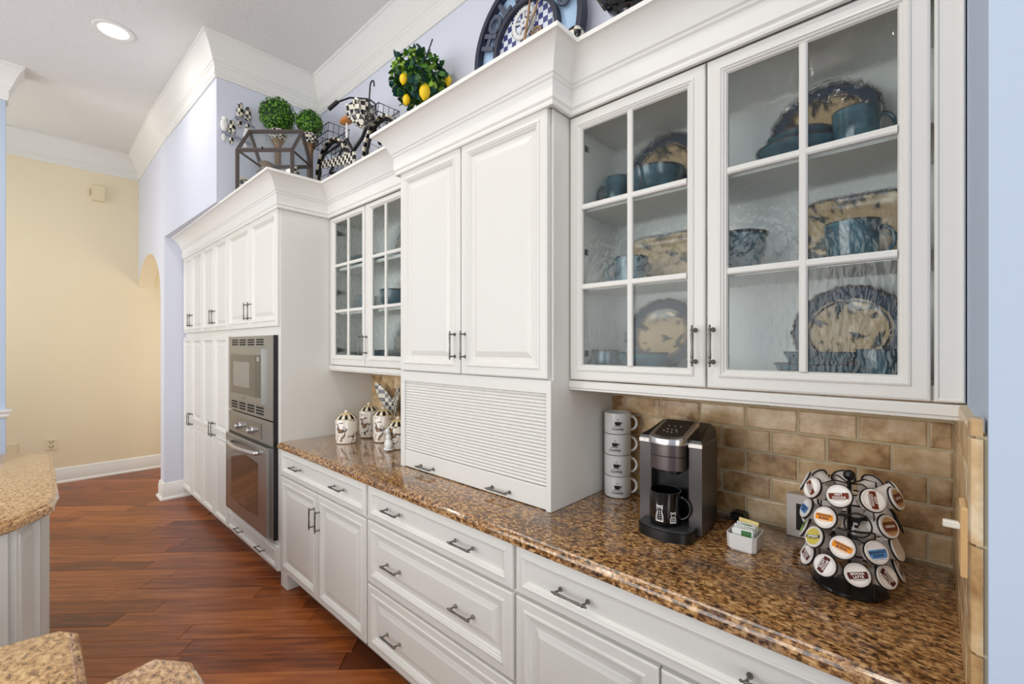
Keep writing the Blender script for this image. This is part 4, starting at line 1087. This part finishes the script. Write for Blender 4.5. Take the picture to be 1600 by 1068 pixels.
def dish(loc, rx, ry_, H, label, group):
    t = thing('baking_dish', loc, label, 'dish', group)
    w_ = wobf(0.012, 20)
    prof = [(0.80, 0), (0.83, 0.004), (0.93, H * 0.7), (0.99, H * 0.92), (1.0, H), (0.95, H), (0.88, H * 0.6), (0.75, 0.01)]
    mb = MB().lathe(prof, 56, mfn=lambda k, i: 1 if k in (3, 4) else 0, wob=lambda k, a: w_(k, a) if k in (4, 5) else 0)
    mb.v = [(x * rx, y * ry_, z) for x, y, z in mb.v]
    part('body', mb, [TEAL, BROWNRIM], t, 50)
    return t
G = 'blue stoneware in the glass cabinets'
def cupz(loc, R, H, label, rz, cat='mug', hr=0.03): return mug('stoneware_mug', loc, R, H, TEAL, label, G, rz=rz, hr=hr, rim=BROWNRIM, taper=0.12, cat=cat)
zb, zm_, zt_ = 1.437, 1.76, 2.06
# near cabinet, left door
cupz((1.585, 0.905, zt_), 0.050, 0.130, 'dark stoneware mug on the top shelf behind the left door of the near cabinet', PI / 2 + 0.3)
platter(1.660, 0.745, zt_, 0.148, 'blue-rimmed platter leaning on the top shelf behind the left door of the near cabinet', G)
bowl((1.568, 0.738, zt_), 0.105, 0.105, 'teal bowl before the platter, top shelf behind the left door nearest the camera', G)
cupz((1.545, 0.822, zm_), 0.064, 0.100, 'wide stoneware mug on the middle shelf behind the left door of the near cabinet', PI / 2 + 0.35)
tray(1.672, 0.745, zm_, 0.30, 0.205, 'rectangular leaf-patterned tray on the middle shelf behind the left door of the near cabinet', G)
bowl((1.545, 0.930, zb), 0.052, 0.078, 'small cup-shaped bowl on the bottom shelf behind the left door of the near cabinet', G, rb=0.85)
platter(1.655, 0.750, zb, 0.142, 'round leaf-patterned plate on the bottom shelf behind the left door of the near cabinet', G)
dish((1.545, 0.775, zb), 0.055, 0.098, 0.070, 'oval dish in front of the plate behind the left door of the near cabinet', G)
# near cabinet, right door
platter(1.655, 0.235, zt_, 0.142, 'large blue-rimmed platter on the top shelf behind the right door of the near cabinet', G)
bowl((1.575, 0.290, zt_), 0.112, 0.062, 'wide teal bowl, lower of the nested pair on the top shelf behind the right door', G, rb=0.5)
bowl((1.575, 0.285, zt_ + 0.048), 0.088, 0.046, 'smaller teal bowl nested in the wide one on the top shelf behind the right door', G, rb=0.6)
cupz((1.530, 0.145, zt_), 0.056, 0.105, 'teal mug with handle right, on the top shelf behind the right near door', -PI / 2 + 0.2)
bowl((1.570, 0.455, zm_), 0.088, 0.128, 'bright teal deep bowl with dark fluted rim on the middle shelf behind the right door', G, rb=0.62)
tray(1.675, 0.170, zm_, 0.26, 0.225, 'rectangular leaf-patterned platter on the middle shelf behind the right door', G)
cupz((1.535, 0.155, zm_), 0.064, 0.105, 'large teal soup mug on the middle shelf behind the right door of the near cabinet', -PI / 2 + 0.1)
platter(1.655, 0.175, zb, 0.142, 'large round leaf-patterned plate on the bottom shelf behind the right door', G)
dish((1.555, 0.235, zb), 0.080, 0.115, 0.042, 'dark baking dish, lower of the stacked pair behind the right door', G)
dish((1.555, 0.232, zb + 0.036), 0.068, 0.092, 0.040, 'dark baking dish, upper of the stacked pair behind the right door', G)
cupz((1.510, 0.098, zb), 0.046, 0.085, 'dark mug on the bottom shelf at the right edge of the near cabinet', -PI / 2)
# far cabinet
dish((1.60, 2.86, 2.07 - 0.01), 0.07, 0.16, 0.085, 'dark dish on the top shelf behind the left door of the far cabinet', G)
cupz((1.60, 2.84, zm_), 0.062, 0.110, 'teal mug on the middle shelf behind the left door of the far cabinet', PI / 2 + 0.4)
dish((1.60, 2.92, zb), 0.07, 0.09, 0.05, 'dark dish nearer the oven on the bottom shelf of the far glass cabinet', G)
dish((1.60, 2.72, zb), 0.07, 0.09, 0.065, 'dark dish nearer the door handles on the bottom shelf of the far glass cabinet', G)
platter(1.655, 2.40, zt_, 0.148, 'leaf-patterned plate on the top shelf behind the right door of the far cabinet', G)
dish((1.56, 2.62, zt_), 0.05, 0.07, 0.05, 'small dark dish beside the plate on the top shelf of the far cabinet', G)
tray(1.672, 2.40, zm_, 0.30, 0.20, 'cream patterned tray on the middle shelf behind the right door of the far cabinet', G)
bowl((1.555, 2.42, zm_), 0.095, 0.115, 'large teal bowl on the middle shelf behind the right door of the far cabinet', G, rb=0.7)
platter(1.655, 2.42, zb, 0.142, 'leaf-patterned plate on the bottom shelf behind the right door of the far cabinet', G)

# ---------------------------------------------------------------- on top of the cabinets
TOP = 2.6035
# house-shaped lantern, turned towards the room
th = math.radians(-47.16)      # local x along the ridge
t = thing('terrarium', (1.245, 3.52, TOP), 'charcoal house-shaped glass terrarium on top of the tall cabinet', 'terrarium', rz=th)
Lx, Dy, Hh, Hr = 0.385, 0.30, 0.30, 0.50; b_ = 0.013
def bar(mb, p, q_, w=0.024): 
    mb.tube([p, q_], w / 2 * 1.3, 4)
mb = MB(); hx = Lx / 2
for sx_ in (-hx, hx):
    for sy_ in (-Dy / 2, Dy / 2): bar(mb, (sx_, sy_, 0), (sx_, sy_, Hh))
    bar(mb, (sx_, -Dy / 2, Hh), (sx_, 0, Hr)); bar(mb, (sx_, Dy / 2, Hh), (sx_, 0, Hr)); bar(mb, (sx_, -Dy / 2, 0.013), (sx_, Dy / 2, 0.013)); bar(mb, (sx_, -Dy / 2, Hh), (sx_, Dy / 2, Hh), 0.016)
for sy_ in (-Dy / 2, Dy / 2): bar(mb, (-hx, sy_, 0.013), (hx, sy_, 0.013)); bar(mb, (-hx, sy_, Hh), (hx, sy_, Hh))
bar(mb, (-hx, 0, Hr), (hx, 0, Hr))
part('frame', mb, CHAR, t)
for nm, vs in (('glass_pane', [(-hx, -Dy / 2, 0.02), (hx, -Dy / 2, 0.02), (hx, -Dy / 2, Hh), (-hx, -Dy / 2, Hh)]), ('glass_pane', [(-hx, -Dy / 2, Hh), (hx, -Dy / 2, Hh), (hx, 0, Hr), (-hx, 0, Hr)]),
               ('glass_pane', [(-hx, Dy / 2, 0.02), (hx, Dy / 2, 0.02), (hx, Dy / 2, Hh), (-hx, Dy / 2, Hh)]), ('glass_pane', [(-hx, Dy / 2, Hh), (hx, Dy / 2, Hh), (hx, 0, Hr), (-hx, 0, Hr)]),
               ('glass_pane', [(hx, -Dy / 2, 0.02), (hx, Dy / 2, 0.02), (hx, Dy / 2, Hh), (hx, 0, Hr), (hx, -Dy / 2, Hh)]), ('glass_pane', [(-hx, -Dy / 2, 0.02), (-hx, Dy / 2, 0.02), (-hx, Dy / 2, Hh), (-hx, 0, Hr), (-hx, -Dy / 2, Hh)])):
    part(nm, MB().add(vs, [tuple(range(len(vs)))]), CLEAR, t)
part('floor_panel', MB().box(-hx, hx, -Dy / 2, Dy / 2, 0.002, 0.014), CHAR, t)
part('latch', MB().ball((-0.01, -Dy / 2 - 0.014, Hh + 0.01), 0.008, 10, 6), BLACKP, t)
def W2(rr_, d): return (d * 0.7332 + rr_ * 0.68, d * 0.68 - rr_ * 0.7332)
x, y = W2(-1.79, 3.36)
t = thing('candle_holder', (x - 0.03, y + 0.03, TOP + 0.016), 'weathered brown bunny-shaped figure inside the glass terrarium', 'ornament')
mb = MB().lathe([(0.045, 0), (0.05, 0.02), (0.03, 0.05), (0.035, 0.12), (0.06, 0.17), (0.065, 0.20), (0.03, 0.21), (0.028, 0.24), (0.05, 0.27), (0.02, 0.285)], 20)
part('urn', mb, WOODB, t, 50)
part('ribbon', MB().ball((0, 0, 0.225), 0.045, 14, 8, (1, 1, 0.35)), mat('aged_silver', (150, 140, 130), 0.4, 0.5), t, 60)
x, y = W2(-1.645, 3.40)
t = thing('checked_lantern', (x, y, TOP + 0.016), 'small checked lantern with a lit candle inside the terrarium', 'lantern')
part('pot', MB().lathe([(0.04, 0), (0.045, 0.18), (0.038, 0.20), (0.030, 0.262), (0.02, 0.27)], 20), CKS, t, 50)
part('candle_glow', MB().ball((-0.045, -0.02, 0.205), 0.022, 12, 8), mat('candle_glow', (255, 226, 180), 0.5, emit=(255, 222, 176), es=3.0), t, 60)
x, y = W2(-1.95, 3.22)
t = thing('checked_box', (x + 0.03, y, TOP), 'black and white checked cube at the left foot of the terrarium', 'ornament')
part('box', MB().box(-0.035, 0.035, -0.035, 0.035, 0, 0.115, bev=0.003), CK, t)
part('lid', MB().box(-0.038, 0.038, -0.038, 0.038, 0.115, 0.125, bev=0.002), mat('lid_cream', (236, 226, 200)), t)

def topiary(loc, zc, R, label, n=1700, seed=1):
    t = thing('topiary', loc, label, 'topiary', 'boxwood ball topiaries on the tall cabinet')
    h = zc - loc[2]
    part('pot', MB().lathe([(0.05, 0), (0.055, 0.01), (0.035, 0.03), (0.022, 0.08), (0.024, h - R - 0.12), (0.035, h - R - 0.09), (0.05, h - R - 0.07)], 20), GOLDB, t, 50)
    part('checked_collar', MB().lathe([(0.045, h - R - 0.075), (0.060, h - R - 0.055), (0.066, h - R - 0.02), (0.055, h - R + 0.012)], 24), CKS, t, 50)
    part('core', MB().ball((0, 0, h), R * 0.86, 20, 14), BOX3, t, 60)
    r_ = random.Random(seed); mb = MB()
    for i in range(n):
        u_ = r_.uniform(-1, 1); a = r_.uniform(0, 2 * PI); s_ = math.sqrt(1 - u_ * u_)
        d = Vector((s_ * math.cos(a), s_ * math.sin(a), u_)); rr_ = R * r_.uniform(0.84, 1.04); c = d * rr_ + Vector((0, 0, h))
        nrm = (d + Vector((r_.uniform(-0.8, 0.8), r_.uniform(-0.8, 0.8), r_.uniform(-0.4, 1.0)))).normalized()
        e1 = nrm.cross(Vector((r_.random(), r_.random(), r_.random()))).normalized(); e2 = nrm.cross(e1); L = r_.uniform(0.008, 0.013); w = L * 0.5
        mb.add([c - e1 * L, c - e2 * w, c + e1 * L, c + e2 * w], [(0, 1, 2, 3)], r_.choice((0, 0, 1, 1, 2)))
    part('foliage', mb, [BOX1, BOX2, BOX3], t, kind='stuff')
    return t
topiary((1.335, 3.735, TOP), 3.33, 0.130, 'larger boxwood ball topiary behind the terrarium', seed=1)
topiary((1.500, 3.540, TOP), 3.262, 0.098, 'smaller boxwood ball topiary right of the terrarium', 1100, seed=2)

# birds on branches, on the bulkhead face
def bird_branch(x0, x1, z, birds, label):
    t = thing('bird_plaque', ((x0 + x1) / 2, 3.93, z), label, 'wall ornament', 'bird plaques beside the tall cabinet')
    cx = (x0 + x1) / 2
    part('branch', MB().tube([(x0 - cx, -0.025, 0.012), (x0 * 0.4 + x1 * 0.6 - cx, -0.03, 0.0), (x1 - cx, -0.02, -0.022)], 0.011, 8, r2=0.007), mat('branch_grey', (150, 156, 172), 0.5), t, 60)
    for bx, bz, wht, s_ in birds:
        mb = MB().ball((bx - cx, -0.035, bz - z + 0.052 * s_), 0.028 * s_, 14, 10, (0.95, 0.8, 1.7)).ball((bx - cx, -0.045, bz - z + 0.095 * s_), 0.020 * s_, 12, 8)
        mb.ball((bx - cx, -0.025, bz - z - 0.035 * s_), 0.014 * s_, 10, 6, (1.1, 0.5, 2.3))
        mb.lathe([(0.005, 0), (0.0008, 0.014)], 6, (bx - cx, -0.062, bz - z + 0.092 * s_), M=Matrix.Rotation(PI / 2, 3, 'X'))
        part('bird', mb, CERW if wht else CK, t, 60)
bird_branch(1.085, 1.225, 3.275, [(1.118, 3.285, False, 1.0), (1.172, 3.272, False, 1.0)], 'upper wall ornament of two checked birds perched on a grey branch')
bird_branch(1.00, 1.20, 3.130, [(1.012, 3.140, True, 1.0), (1.062, 3.132, False, 1.0), (1.160, 3.115, True, 0.9)], 'lower wall ornament of a checked bird between two white birds on a branch')

# bicycle ornament with wire baskets (plane X ~ 1.58)
BX = 1.58
bk = thing('bicycle_ornament', (BX, 3.0, TOP), 'black and cream checked metal bicycle ornament with two wire baskets', 'ornament')
def P(y, z, x=0.0): return (x, y - 3.0, z - TOP)
def wheel(yc, zc, R):
    pts = [P(yc + R * math.cos(2 * PI * i / 40), zc + R * math.sin(2 * PI * i / 40)) for i in range(40)]
    w = part('wheel', MB().tube(pts, 0.011, 8, closed=True), BLACKW, bk, 60)
    mb = MB()
    for i in range(14):
        a = 2 * PI * i / 14 + 0.1; mb.tube([P(yc + 0.02 * math.cos(a + 0.5), zc + 0.02 * math.sin(a + 0.5), 0.006 * (-1) ** i), P(yc + (R - 0.01) * math.cos(a), zc + (R - 0.01) * math.sin(a))], 0.0022, 5)
    mb.lathe([(0.014, -0.02), (0.014, 0.02)], 12, P(yc, zc), M=Matrix.Rotation(PI / 2, 3, 'Y'))
    o = part('spokes', mb, BLACKW, w)
R1 = 0.228
wheel(3.33, TOP + R1 + 0.012, R1); wheel(2.63, TOP + 0.205, 0.193)
def fender(yc, zc, R, a0, a1):
    mb = MB(); n = 22
    for i in range(n):
        s0 = a0 + (a1 - a0) * i / n; s1 = a0 + (a1 - a0) * (i + 1) / n
        q4 = [P(yc + R * math.cos(s), zc + R * math.sin(s), x) for s in (s0, s1) for x in (-0.022, 0.022)] + [P(yc + (R + 0.014) * math.cos(s), zc + (R + 0.014) * math.sin(s), x) for s in (s0, s1) for x in (-0.022, 0.022)]
        mb.add(q4, [(0, 1, 3, 2), (4, 5, 7, 6), (0, 2, 6, 4), (1, 3, 7, 5), (0, 1, 5, 4), (2, 3, 7, 6)], i % 2)
    part('fender', mb, [BLACKP, mat('cream_enamel', (232, 222, 200), 0.3)], bk)
fender(3.33, TOP + R1 + 0.012, R1 + 0.012, math.radians(-30), math.radians(190)); fender(2.63, TOP + 0.205, 0.205, math.radians(-60), math.radians(120))
mb = MB()
zz0 = TOP + R1 + 0.012
mb.tube([P(3.10, 3.03), P(3.02, 2.93), P(2.97, 2.80), P(2.96, 2.72)], 0.011, 8)
mb.tube([P(3.05, 2.90), P(2.97, 2.93), P(2.88, 2.97), P(2.80, 3.05), P(2.76, 3.13)], 0.013, 8)
mb.tube([P(2.76, 3.15), P(2.70, 2.95), P(2.62, zz0, -0.02)], 0.010, 8)
mb.tube([P(3.10, 3.01), P(3.33, zz0, -0.02)], 0.008, 8).tube([P(2.97, 2.74), P(3.33, zz0, -0.02)], 0.008, 8).tube([P(3.08, 3.02), P(3.54, 3.02)], 0.008, 8)
part('frame', mb, BLACKW, bk, 60)
part('handlebar', MB().tube([P(2.76, 3.15, 0.0), P(2.77, 3.19, -0.02), P(2.86, 3.20, -0.10), P(2.93, 3.17, -0.16), P(2.96, 3.14, -0.18)], 0.006, 8).tube([P(2.77, 3.19, 0.0), P(2.84, 3.22, 0.08), P(2.92, 3.19, 0.13)], 0.006, 8), BLACKW, bk, 60)
part('grip', MB().tube([P(2.92, 3.175, -0.155), P(2.98, 3.13, -0.19)], 0.014, 10), BLACKP, bk, 60)
part('seat', MB().ball(P(3.10, 3.165), 0.04, 18, 10, (1.0, 2.0, 0.55)), ORANGEL, bk, 60)
part('seat_post', MB().tube([P(3.10, 3.02), P(3.10, 3.15)], 0.008, 8), CERW, bk, 60)
mb = MB().rings([[P(3.44, 2.90, x), P(3.44, 2.95, x), P(2.93, 2.88, x), P(2.93, 2.80, x)] for x in (-0.035, -0.020)]); part('chain_guard', mb, CK, bk)
def basket(y0, y1, z0, z1, hx_):
    mb = MB()
    for z, e in ((z0, 0.02), (z0 + (z1 - z0) * 0.5, 0.01), (z1, 0)):
        mb.tube([P(y0 + e, z, -hx_), P(y1 - e, z, -hx_), P(y1 - e, z, hx_), P(y0 + e, z, hx_)], 0.0036, 5, closed=True)
    for i in range(9):
        y = y0 + (y1 - y0) * i / 8; yb = y0 + 0.02 + (y1 - y0 - 0.04) * i / 8
        for s_ in (-1, 1): mb.tube([P(yb, z0, s_ * hx_), P(y, z1, s_ * hx_)], 0.0022, 4)
        mb.tube([P(yb, z0, -hx_), P(yb, z0, hx_)], 0.0016, 4)
    for i in range(5):
        x = -hx_ + 2 * hx_ * i / 4
        mb.tube([P(y0 + 0.02, z0, x), P(y0, z1, x)], 0.0022, 4).tube([P(y1 - 0.02, z0, x), P(y1, z1, x)], 0.0022, 4)
    part('basket', mb, BLACKW, bk)
basket(3.22, 3.50, 3.05, 3.165, 0.08); basket(2.54, 2.74, 2.96, 3.06, 0.075)
# half-open checked umbrella resting in the front basket
um = thing('umbrella_ornament', (BX - 0.06, 2.735, 2.965), 'miniature half-open checked umbrella with hooked handle on the bicycle', 'umbrella')
M = Matrix.Rotation(math.radians(-24), 3, 'X') 
mb = MB(); n = 8; rs = []
for k, (r, z) in enumerate([(0.004, 0.0), (0.042, 0.040), (0.078, 0.09), (0.100, 0.145)]):
    rs.append([tuple(M @ Vector((r * math.cos(2 * PI * i / 32) * (0.92 + 0.08 * abs(math.cos(4 * 2 * PI * i / 32))), r * math.sin(2 * PI * i / 32) * (0.92 + 0.08 * abs(math.cos(4 * 2 * PI * i / 32))), z + (0.02 if i % 4 == 0 and k == 3 else 0)))) for i in range(32)])
mb.rings(rs, cap=False); mb2 = [[(x * 0.97, y * 0.97, z + 0.003) for x, y, z in r] for r in rs]; mb.rings(mb2, cap=False)
part('canopy', mb, CK, um)
pts = [(0, -0.02, 0.0), (0.0, -0.05, 0.14), (0, -0.065, 0.25)] + [(0, -0.065 - 0.025 + 0.025 * math.cos(PI * i / 6), 0.25 + 0.03 * math.sin(PI * i / 6)) for i in range(1, 7)] + [(0, -0.115, 0.235)]
part('handle', MB().tube(pts, 0.005, 8), BLACKW, um, 60)

# lemon ball
t = thing('lemon_topiary', (1.575, 2.20, TOP), 'round lemon and leaf arrangement standing left of the clock', 'plant')
LC = Vector((0, 0, 3.085 - TOP)); Rl = 0.165
part('pot', MB().lathe([(0.07, 0), (0.08, 0.02), (0.095, 0.20), (0.10, 0.26), (0.085, 0.27)], 24), mat('terracotta', (160, 96, 60), 0.7), t, 50)
part('core', MB().ball(tuple(LC), Rl * 0.6, 18, 12), GREENL, t, 60)
r_ = random.Random(11); mb = MB()
for i in range(620):
    u_ = r_.uniform(-1, 1); a = r_.uniform(0, 2 * PI); s_ = math.sqrt(1 - u_ * u_); d = Vector((s_ * math.cos(a), s_ * math.sin(a), u_))
    c = LC + d * Rl * r_.uniform(0.60, 0.96); e1 = (d * 0.7 + Vector((r_.uniform(-1, 1), r_.uniform(-1, 1), r_.uniform(-1, 1)))).normalized()
    e2 = e1.cross(d + Vector((0.01, 0.3, 0.2))).normalized(); n_ = e1.cross(e2); L = r_.uniform(0.028, 0.052); w = L * 0.42; mi = r_.choice((0, 0, 1, 1, 2, 3, 3))
    mb.add([c, c + e1 * L * 0.35 + e2 * w - n_ * 0.004, c + e1 * L * 0.75 + e2 * w * 0.7, c + e1 * L, c + e1 * L * 0.75 - e2 * w * 0.7, c + e1 * L * 0.35 - e2 * w - n_ * 0.004], [(0, 1, 2, 3), (0, 3, 4, 5)], mi)
    if i % 9 == 0:
        c2 = c + n_ * 0.002; mb.add([c2 - e2 * w * 1.15 + e1 * L * 0.3, c2 - e2 * w * 0.9 + e1 * L * 0.3, c2 + e1 * L * 0.95, c2 + e1 * L * 1.1], [(0, 1, 2, 3)], 4)
part('foliage', mb, [GREENL, GREENM, GREENY, GREENB, GREENE], t, kind='stuff')
mb = MB()
for i in range(26):
    a = PI + r_.uniform(-0.6, 0.9); e = r_.uniform(0.0, 0.8); c = LC + Vector((math.cos(a) * math.cos(e), math.sin(a) * math.cos(e), math.sin(e))) * Rl * 0.98
    mb.ball(tuple(c), 0.009, 8, 6)
part('berries', mb, GREENY, t, 60, kind='stuff')
for (ya, el, s_) in ((-0.25, -0.80, 1.15), (0.62, -0.40, 0.8), (1.0, -1.0, 0.8), (-1.5, 0.1, 0.8)):
    # direction towards the camera is about azimuth pi + 0.95
    a = PI + 0.93 - ya; c = LC + Vector((math.cos(a) * math.cos(el), math.sin(a) * math.cos(el), math.sin(el))) * Rl * 1.0
    m = MB().lathe([(0.002, -0.042), (0.008, -0.036), (0.022, -0.022), (0.028, 0), (0.023, 0.02), (0.010, 0.034), (0.003, 0.040)], 18, tuple(c), M=Matrix.Rotation(0.2, 3, 'X') @ Matrix.Scale(s_, 3))
    part('lemon', m, LEMON, t, 60)
part('twig', MB().tube([tuple(LC + Vector((-0.05, -0.10, 0.03))), tuple(LC + Vector((-0.08, -0.19, 0.06))), tuple(LC + Vector((-0.09, -0.24, 0.095)))], 0.004, 6), NAVY, t)

# gear clock leaning on the wall
CY, CZ, CX = 1.478, 3.045, 1.715
ck = thing('wall_clock', (CX, CY, TOP), 'large dark ring gear clock with blue and white checked centre on the tower cabinet', 'clock')
Mc = Matrix.Rotation(-PI / 2, 3, 'Y'); cz = CZ - TOP
def cring(r0, r1, d0, d1, seg=64): return MB().lathe([(r0, d0), (r0, d1), (r1, d1), (r1, d0), (r0, d0)], seg, (0, 0, cz), M=Mc, cap=False)
part('outer_ring', cring(0.325, 0.352, 0.0, 0.045), NAVY, ck, 40)
part('inner_ring', cring(0.190, 0.212, 0.0, 0.040), NAVY, ck, 40)
part('back_plate', MB().lathe([(0.001, 0.002), (0.335, 0.002), (0.335, 0.006), (0.001, 0.006)], 64, (0, 0, cz), M=Mc), mat('pale_blue_back', (176, 206, 236), 0.4), ck)
part('dial', MB().lathe([(0.001, 0.008), (0.195, 0.008), (0.195, 0.013), (0.001, 0.013)], 64, (0, 0, cz), M=Mc), CKB, ck)
word = 'HOLTON'
for i, ch in enumerate(word):
    # letters run clockwise round the left of the ring as seen from the room (+Y is to the left)
    a = math.radians(157 - i * 18.5); rm = 0.266
    vs, fs = text2d(ch, 0.125, 0.005); rot = a - PI / 2; mb = MB(); n = len(vs)
    def mp(a2, b2, x): 
        xx = a2 * math.cos(rot) - b2 * math.sin(rot); zz_ = a2 * math.sin(rot) + b2 * math.cos(rot)
        return (x, -(rm * math.cos(a) + xx), cz + rm * math.sin(a) + zz_)
    mb.add([mp(u, v, -0.036) for u, v in vs], fs); mb.add([mp(u, v, -0.024) for u, v in vs], fs)
    from collections import Counter
    ec = Counter(); 
    for f in fs:
        for k in range(len(f)): ec[frozenset((f[k], f[(k + 1) % len(f)]))] += 1
    for e, c_ in ec.items():
        if c_ == 1: i0, i1 = tuple(e); mb.f.append([i0, i1, n + i1, n + i0]); mb.m.append(0)
    part('letter', mb, mat('slate_metal', (84, 90, 108), 0.4, 0.3), ck)
# scrolls on the right side
mb = MB()
for a0, fl_ in ((20, 1), (-22, -1), (62, 1)):
    a = math.radians(a0); pts = []
    for i in range(26):
        tt = i / 25; r = 0.052 * (1 - tt * 0.75); s_ = tt * 2.3 * PI * fl_
        pts.append((-0.028, -(0.268 * math.cos(a)) - r * math.cos(s_ + a), cz + 0.268 * math.sin(a) + r * math.sin(s_ + a)))
    mb.tube(pts, 0.013, 8, r2=0.009)
part('scrolls', mb, mat('slate_metal', (84, 90, 108)), ck, 60)
def gear(yc, zc, R, teeth, nm, m, d=0.022, holes=True):
    mb = MB(); N = teeth * 4; ou = []
    for i in range(N):
        r = R if (i // 2) % 2 else R * 0.90
        a = 2 * PI * i / N; ou.append((r * math.cos(a), r * math.sin(a)))
    inn = [(R * 0.70 * math.cos(2 * PI * i / N), R * 0.70 * math.sin(2 * PI * i / N)) for i in range(N)]
    def V(p, x): return (x, yc - CY + p[0], zc - TOP + p[1])
    mb.rings([[V(p, -d) for p in inn], [V(p, -d) for p in ou], [V(p, -d + 0.006) for p in ou], [V(p, -d + 0.006) for p in inn], [V(p, -d) for p in inn]], cap=False)
    for k in range(5):
        a = 2 * PI * k / 5 + 0.3; mb.tube([V((R * 0.2 * math.cos(a), R * 0.2 * math.sin(a)), -d + 0.003), V((R * 0.74 * math.cos(a), R * 0.74 * math.sin(a)), -d + 0.003)], R * 0.075, 6)
    hb = [(R * 0.26 * math.cos(2 * PI * i / 20), R * 0.26 * math.sin(2 * PI * i / 20)) for i in range(20)]; h0 = [(x * 0.4, y * 0.4) for x, y in hb]
    mb.rings([[V(p, -d) for p in h0], [V(p, -d) for p in hb], [V(p, -d + 0.006) for p in hb], [V(p, -d + 0.006) for p in h0], [V(p, -d) for p in h0]], cap=False)
    part(nm, mb, m, ck)
gear(1.492, 3.150, 0.082, 34, 'gear', CERW); gear(1.500, 2.985, 0.062, 24, 'gear', CERW, 0.028); gear(1.405, 3.055, 0.034, 16, 'gear', GOLDB, 0.028)
mb = MB().rings([[(-0.040, y, z) for y, z in ((0.006, cz), (-0.085, cz + 0.11), (-0.10, cz + 0.17), (-0.072, cz + 0.115), (-0.006, cz))], [(-0.036, y, z) for y, z in ((0.006, cz), (-0.085, cz + 0.11), (-0.10, cz + 0.17), (-0.072, cz + 0.115), (-0.006, cz))]])
part('hour_hand', mb, GOLDB, ck)
mb = MB().rings([[(x, y, z) for y, z in ((0.012, cz - 0.06), (0.0, cz - 0.07), (-0.045, cz + 0.10), (-0.055, cz + 0.24), (-0.03, cz + 0.10))] for x in (-0.046, -0.042)])
part('minute_hand', mb, GOLDB, ck)
part('stand', MB().box(-0.05, 0.02, -0.12, 0.12, 0.0, cz - 0.345), NAVY, ck)
t = thing('checked_finial', (1.56, 1.085, TOP), 'small black and white checked ball ornament at the right foot of the clock', 'ornament')
part('pedestal', MB().lathe([(0.035, 0), (0.038, 0.01), (0.015, 0.03), (0.012, 0.16), (0.02, 0.185)], 18), BLACKM, t, 50)
part('ball', MB().ball((0, 0, 0.218), 0.040, 20, 14), CK, t, 60)
# dark kettle at the top edge
t = thing('checked_kettle', (1.60, 0.86, TOP), 'black kettle with cream checked band at the top edge above the near cabinet', 'kettle')
part('pedestal', MB().lathe([(0.06, 0), (0.062, 0.01), (0.03, 0.04), (0.028, 0.21), (0.05, 0.235)], 20), BLACKM, t, 50)
part('body', MB().lathe([(0.05, 0.235), (0.085, 0.26), (0.115, 0.32), (0.118, 0.37), (0.10, 0.43), (0.05, 0.46), (0.01, 0.465)], 36, mfn=lambda k, i: (1 + (i // 2) % 2) if k == 2 else 0), [BLACKM, mat('cream_enamel', (232, 222, 200)), BLACKM], t, 50)
part('spout', MB().tube([(0, 0.10, 0.30), (-0.01, 0.135, 0.36), (-0.01, 0.15, 0.44)], 0.016, 10, r2=0.010), BLACKM, t, 60)
part('handle', MB().tube([(0, -0.08 + 0.16 * i / 8, 0.44 + 0.09 * math.sin(PI * i / 8)) for i in range(9)], 0.008, 8), BLACKM, t, 60)
